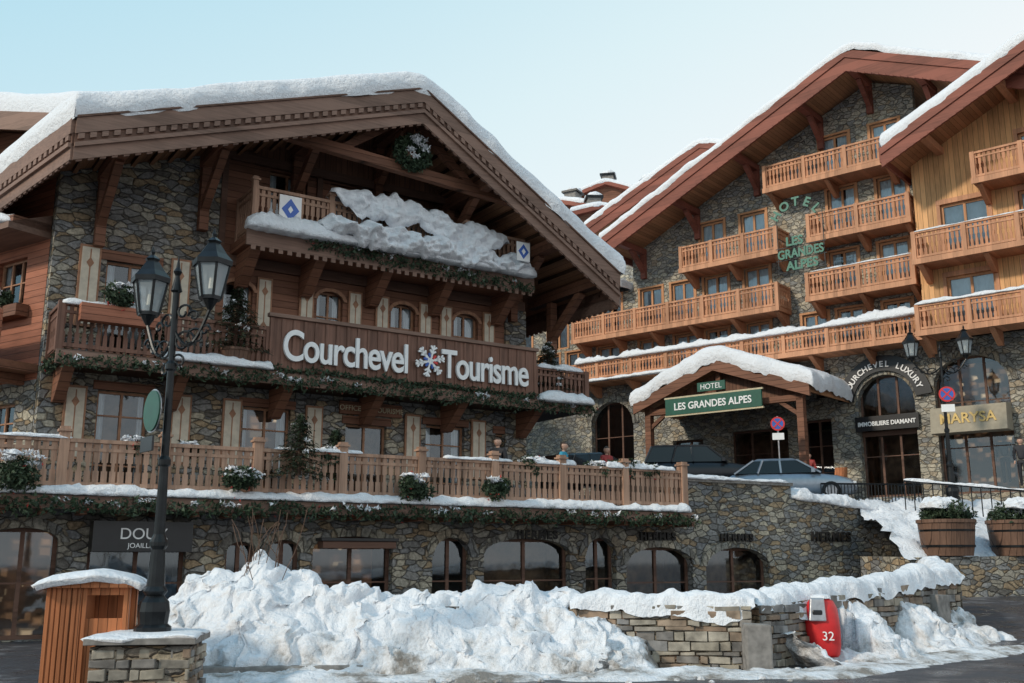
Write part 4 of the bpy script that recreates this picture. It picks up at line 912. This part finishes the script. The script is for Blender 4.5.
for r_,z in prof:
    for i in range(n):
        a=2*math.pi*i/n;rx=r_*(1+.05*math.cos(3*a+z*6));vs.append((rx*math.cos(a)-.05*z,rx*.75*math.sin(a),z))
fs=[(j*n+i,j*n+(i+1)%n,(j+1)*n+(i+1)%n,(j+1)*n+i) for j in range(len(prof)-1) for i in range(n)]+[tuple(range(n))[::-1]];mb.add(vs,fs,'red')
mb.build('body',E,smooth=True);mb=MB();mb.hexa([(-.26,-.27,.58),(.02,-.27,.58),(.02,-.1,.58),(-.26,-.1,.58)],[(-.22,-.22,.95),(0,-.22,.95),(0,-.05,.95),(-.22,-.05,.95)],'alloy');mb.box(-.2,-.04,-.272,-.2,.68,.76,'black');mb.build('flap',E,bevel=.02)
mb=MB();snowline(mb,(-.2,0,.95),(.12,0,.95),.3,.07,2,step=.04,rough=.4);mb.build('snow',E,smooth=True)
text('32',.2,(.03,-.232,.28),'white',E,ext=.01,rot=(math.pi/2,0,0))

# ================================================================= cars
def car(name,X,Y,z,rot,paint,L=4.5,W=1.8,Hh=1.45,suv=False):
    E=empty(name,frame(X,Y,rot,z));mb=MB()
    st=[(-.5,.42,.62,.72),(-.49,.3,.8,.84),(-.44,.22,.92 ,.93),(-.3,.2,.95,.98),(-.1,.2,.93,1),(.1,.2,.92,1),(.24,.2,.9,.98),(.36,.2,.83,.96),(.45,.24,.72,.9),(.49,.3,.6,.8),(.5,.38,.52,.7)]
    if suv: st=[(t,zb+.05,zs+.14,w) for t,zb,zs,w in st]
    K=[];w2=W/2
    for t,zb,zs,w in st:
        x=t*L;y=w*w2
        K.append([(x,-y*.9,zb),(x,-y,zb+(zs-zb)*.35),(x,-y,zb+(zs-zb)*.7),(x,-y*.93,zs),(x,-y*.6,zs+.035),(x,0,zs+.05),(x,y*.6,zs+.035),(x,y*.93,zs),(x,y,zb+(zs-zb)*.7),(x,y,zb+(zs-zb)*.35),(x,y*.9,zb)])
    n=len(K[0]);vs=[p for k in K for p in k];fs=[(i*n+j,(i+1)*n+j,(i+1)*n+(j+1)%n,i*n+(j+1)%n) for i in range(len(K)-1) for j in range(n)]+[tuple(range(n))[::-1],tuple(range((len(K)-1)*n,len(K)*n))]
    mb.add(vs,fs,paint);mb.build('body',E,smooth=True)
    mb=MB();zb=st[4][2]+.03;zt=Hh
    xr0,xr1=(-.46,.22) if suv else (-.42,.24);tr0,tr1=(-.40,.06) if suv else (-.27,.06)
    def ringp(x0,x1,hw,z): return [(x0*L,-hw,z),(x1*L,-hw,z),(x1*L,hw,z),(x0*L,hw,z)]
    b_=ringp(xr0,xr1,w2*.93,zb);t_=ringp(tr0,tr1,w2*.76,zt-.07);mb.hexa(b_,t_,'carglass')
    mb.hexa(ringp(tr0-.008,tr1+.015,w2*.78,zt-.09),ringp(tr0+.03,tr1-.03,w2*.64,zt),paint)
    for sg in (-1,1):
        for xb,xt in ((xr0,tr0),(xr1,tr1),(-.06,-.07),(-.24,-.2)):
            mb.bar((xb*L,sg*w2*.94,zb),(xt*L,sg*w2*.77,zt-.06),.07,.06,paint)
        mb.box((.17)*L,(.2)*L,min(sg*w2*.95,sg*w2*1.12),max(sg*w2*.95,sg*w2*1.12),zb,zb+.13,paint)
        mb.box(-.505*L,-.47*L,min(sg*w2*.55,sg*w2*.85),max(sg*w2*.55,sg*w2*.85),.6,.8,'tail');mb.box(.465*L,.497*L,min(sg*w2*.5,sg*w2*.8),max(sg*w2*.5,sg*w2*.8),.52,.64,'white')
        for xx in (-.31,.31):
            a=sg*w2*.80;b2=sg*w2*1.01;mb.cyl((xx*L,a,.32),(xx*L,b2,.32),.32,.32,20,'tyre');mb.cyl((xx*L,b2,.32),(xx*L,b2+sg*.01,.32),.2,.2,10,'alloy')
    mb.box(-.51*L,-.5*L,-.25,.25,.45,.57,'white');mb.build('details',E,bevel=.02);return E
car('parked_suv',7.5,41.0,4.35,-8,'car_black',4.7,1.9,1.8,True)
car('parked_car',10.0,37.0,3.72,-18,'car_silver',4.5,1.8,1.5)
car('parked_car',3.6,41.5,4.4,-20,'car_black',4.4,1.8,1.5)

# ================================================================= people
def person(name,mat,h,top,legs='cloth_dark',hair='hair',arms=((.2,.25),(-.2,.2)),step=.12):
    E=empty(name,mat)
    def skin(nm,vs,es,rs,m,root=0,sub=2):
        me=bpy.data.meshes.new(nm);me.from_pydata([V(v)*h for v in vs],es,[]);o=bpy.data.objects.new(nm,me);sc.collection.objects.link(o);o.parent=E
        s_=o.modifiers.new('k','SKIN');
        for i,r_ in enumerate(rs):
            d=me.skin_vertices[0].data[i];d.radius=(r_[0]*h,r_[1]*h) if isinstance(r_,tuple) else (r_*h,r_*h);d.use_root=(i==root)
        q=o.modifiers.new('s','SUBSURF');q.levels=q.render_levels=sub;me.materials.append(M[m]);return o
    skin('trousers',[(0,0,.52),(.05,0,.48),(.055,-step*.4,.27),(.055,-step*.1,.04),(.055,-.06,.02),(-.05,0,.48),(-.055,step*.3,.27),(-.055,step,.05),(-.055,step-.06,.02)],[(0,1),(1,2),(2,3),(3,4),(0,5),(5,6),(6,7),(7,8)],[.06,.055,.038,.03,.025,.055,.038,.03,.025],legs)
    a0,a1=arms
    skin('jacket',[(0,0,.53),(0,0,.66),(0,0,.78),(0,.005,.84),(.11,0,.80),(.14,.01,.65),(.13,-a0[0]*.5,.53),(-.11,0,.80),(-.14,.01,.65),(-.13,-a1[1]*.5,.53)],[(0,1),(1,2),(2,3),(2,4),(4,5),(5,6),(2,7),(7,8),(8,9)],[(.085,.06),(.08,.055),(.085,.055),(.035,.035),(.042,.042),.032,.026,(.042,.042),.032,.026],top)
    for sg,yy in ((1,-a0[0]*.5),(-1,-a1[1]*.5)):
        b=V((.13*sg,yy-.005,.515))
        skin('hand',[b,b+V((0,-.01,-.035)),b+V((.012,-.02,-.075)),b+V((0,-.022,-.08)),b+V((-.012,-.02,-.072)),b+V((.02*-sg,-.03,-.04))],[(0,1),(1,2),(1,3),(1,4),(0,5)],[.014,.016,.006,.006,.006,.007],'skin',sub=1)
    mb=MB()
    import bmesh
    bm=bmesh.new();bmesh.ops.create_uvsphere(bm,u_segments=20,v_segments=14,radius=.058*h)
    for v in bm.verts:
        v.co.z*=1.22
        if v.co.z<0: v.co.x*=1+v.co.z*1.2/h*2.2
        if v.co.y<-.045*h and abs(v.co.x)<.014*h and -.03*h<v.co.z<.012*h: v.co.y-=.014*h
    me=bpy.data.meshes.new('head');bm.to_mesh(me);bm.free();me.materials.append(M['skin']);me.materials.append(M[hair])
    for p in me.polygons:
        p.use_smooth=True
        if p.center.z>.025*h or p.center.y>.01*h: p.material_index=1
    o=bpy.data.objects.new('head',me);sc.collection.objects.link(o);o.parent=E;o.location=(0,-.005*h,.925*h)
    mb.cyl((0,0,.83*h),(0,-.003,.89*h),.028*h,.026*h,10,'skin')
    for sg in (-1,1): mb.cyl((sg*.021*h,-.058*h,.93*h),(sg*.021*h,-.0545*h,.93*h),.006*h,.007*h,8,'black');mb.lathe((sg*.058*h,0,.915*h),[(.006,0),(.012,.015),(.006,.03)],6,'skin')
    mb.box(-.016*h,.016*h,-.0575*h,-.05*h,.895*h,.899*h,'signred');mb.build('face',E);return E
person('person',FT@frame(14.1,.45,40,3.13),1.78,'jacket_blue')
person('person',FT@frame(12.1,.6,-60,3.13),1.80,'cloth_dark')
person('person',FT@frame(17.3,3.0,10,3.42),1.78,'jacket_red')
person('person',FH@frame(2.2,-1.6,10,4.25),1.78,'jacket_red')
person('person',FH@frame(10.3,-1.6,10,4.3),1.75,'cloth_dark')
person('shop_mannequin',FH@frame(9.1,.9,10,4.6),1.9,'black')

# ================================================================= camera, light
cam=bpy.data.cameras.new('camera');co=bpy.data.objects.new('camera',cam);sc.collection.objects.link(co);cam.lens=36;cam.sensor_width=36;cam.clip_end=3000;cam.clip_start=.1
co.location=(0,0,1.65);co.rotation_euler=(math.radians(90+12.1),0,0);sc.camera=co
el=29
sd=V((-.72,-.50,0)).normalized()*math.cos(math.radians(el))+V((0,0,math.sin(math.radians(el))))
sun=bpy.data.lights.new('sun','SUN');so=bpy.data.objects.new('sun',sun);sc.collection.objects.link(so);sun.energy=2.4;sun.angle=math.radians(5);sun.color=(1,.87,.70)
so.rotation_euler=sd.to_track_quat('Z','Y').to_euler()
w=bpy.data.worlds.new("World");sc.world=w;w.use_nodes=True;nt=w.node_tree;bg=nt.nodes['Background']
sky=nt.nodes.new('ShaderNodeTexSky');sky.sky_type='NISHITA';sky.sun_disc=False;sky.sun_elevation=math.radians(el);sky.sun_rotation=math.atan2(sd.x,sd.y)
sky.air_density=1.0;sky.dust_density=2.5;sky.ozone_density=1.0;sky.altitude=1800
tc=N(nt,'ShaderNodeTexCoord');dp=N(nt,'ShaderNodeVectorMath',operation='DOT_PRODUCT');dp.inputs[1].default_value=(-.42,0,1);nt.links.new(tc.outputs['Generated'],dp.inputs[0])
hz=ramp(nt,[(.20,(.97,.99,.99)),(.42,(.76,.92,.96)),(.72,(.43,.74,.88)),(1,(.28,.52,.76))]);nt.links.new(dp.outputs['Value'],hz.inputs[0])
sk=N(nt,'ShaderNodeVectorMath',operation='SCALE');sk.inputs['Scale'].default_value=1/.15;nt.links.new(hz.outputs[0],sk.inputs[0])
mx=mixc(nt,.94,sky.outputs[0],sk.outputs[0])
nt.links.new(mx,bg.inputs[0]);bg.inputs[1].default_value=.15
sc.view_settings.view_transform='Standard';sc.view_settings.look='None';sc.view_settings.exposure=0
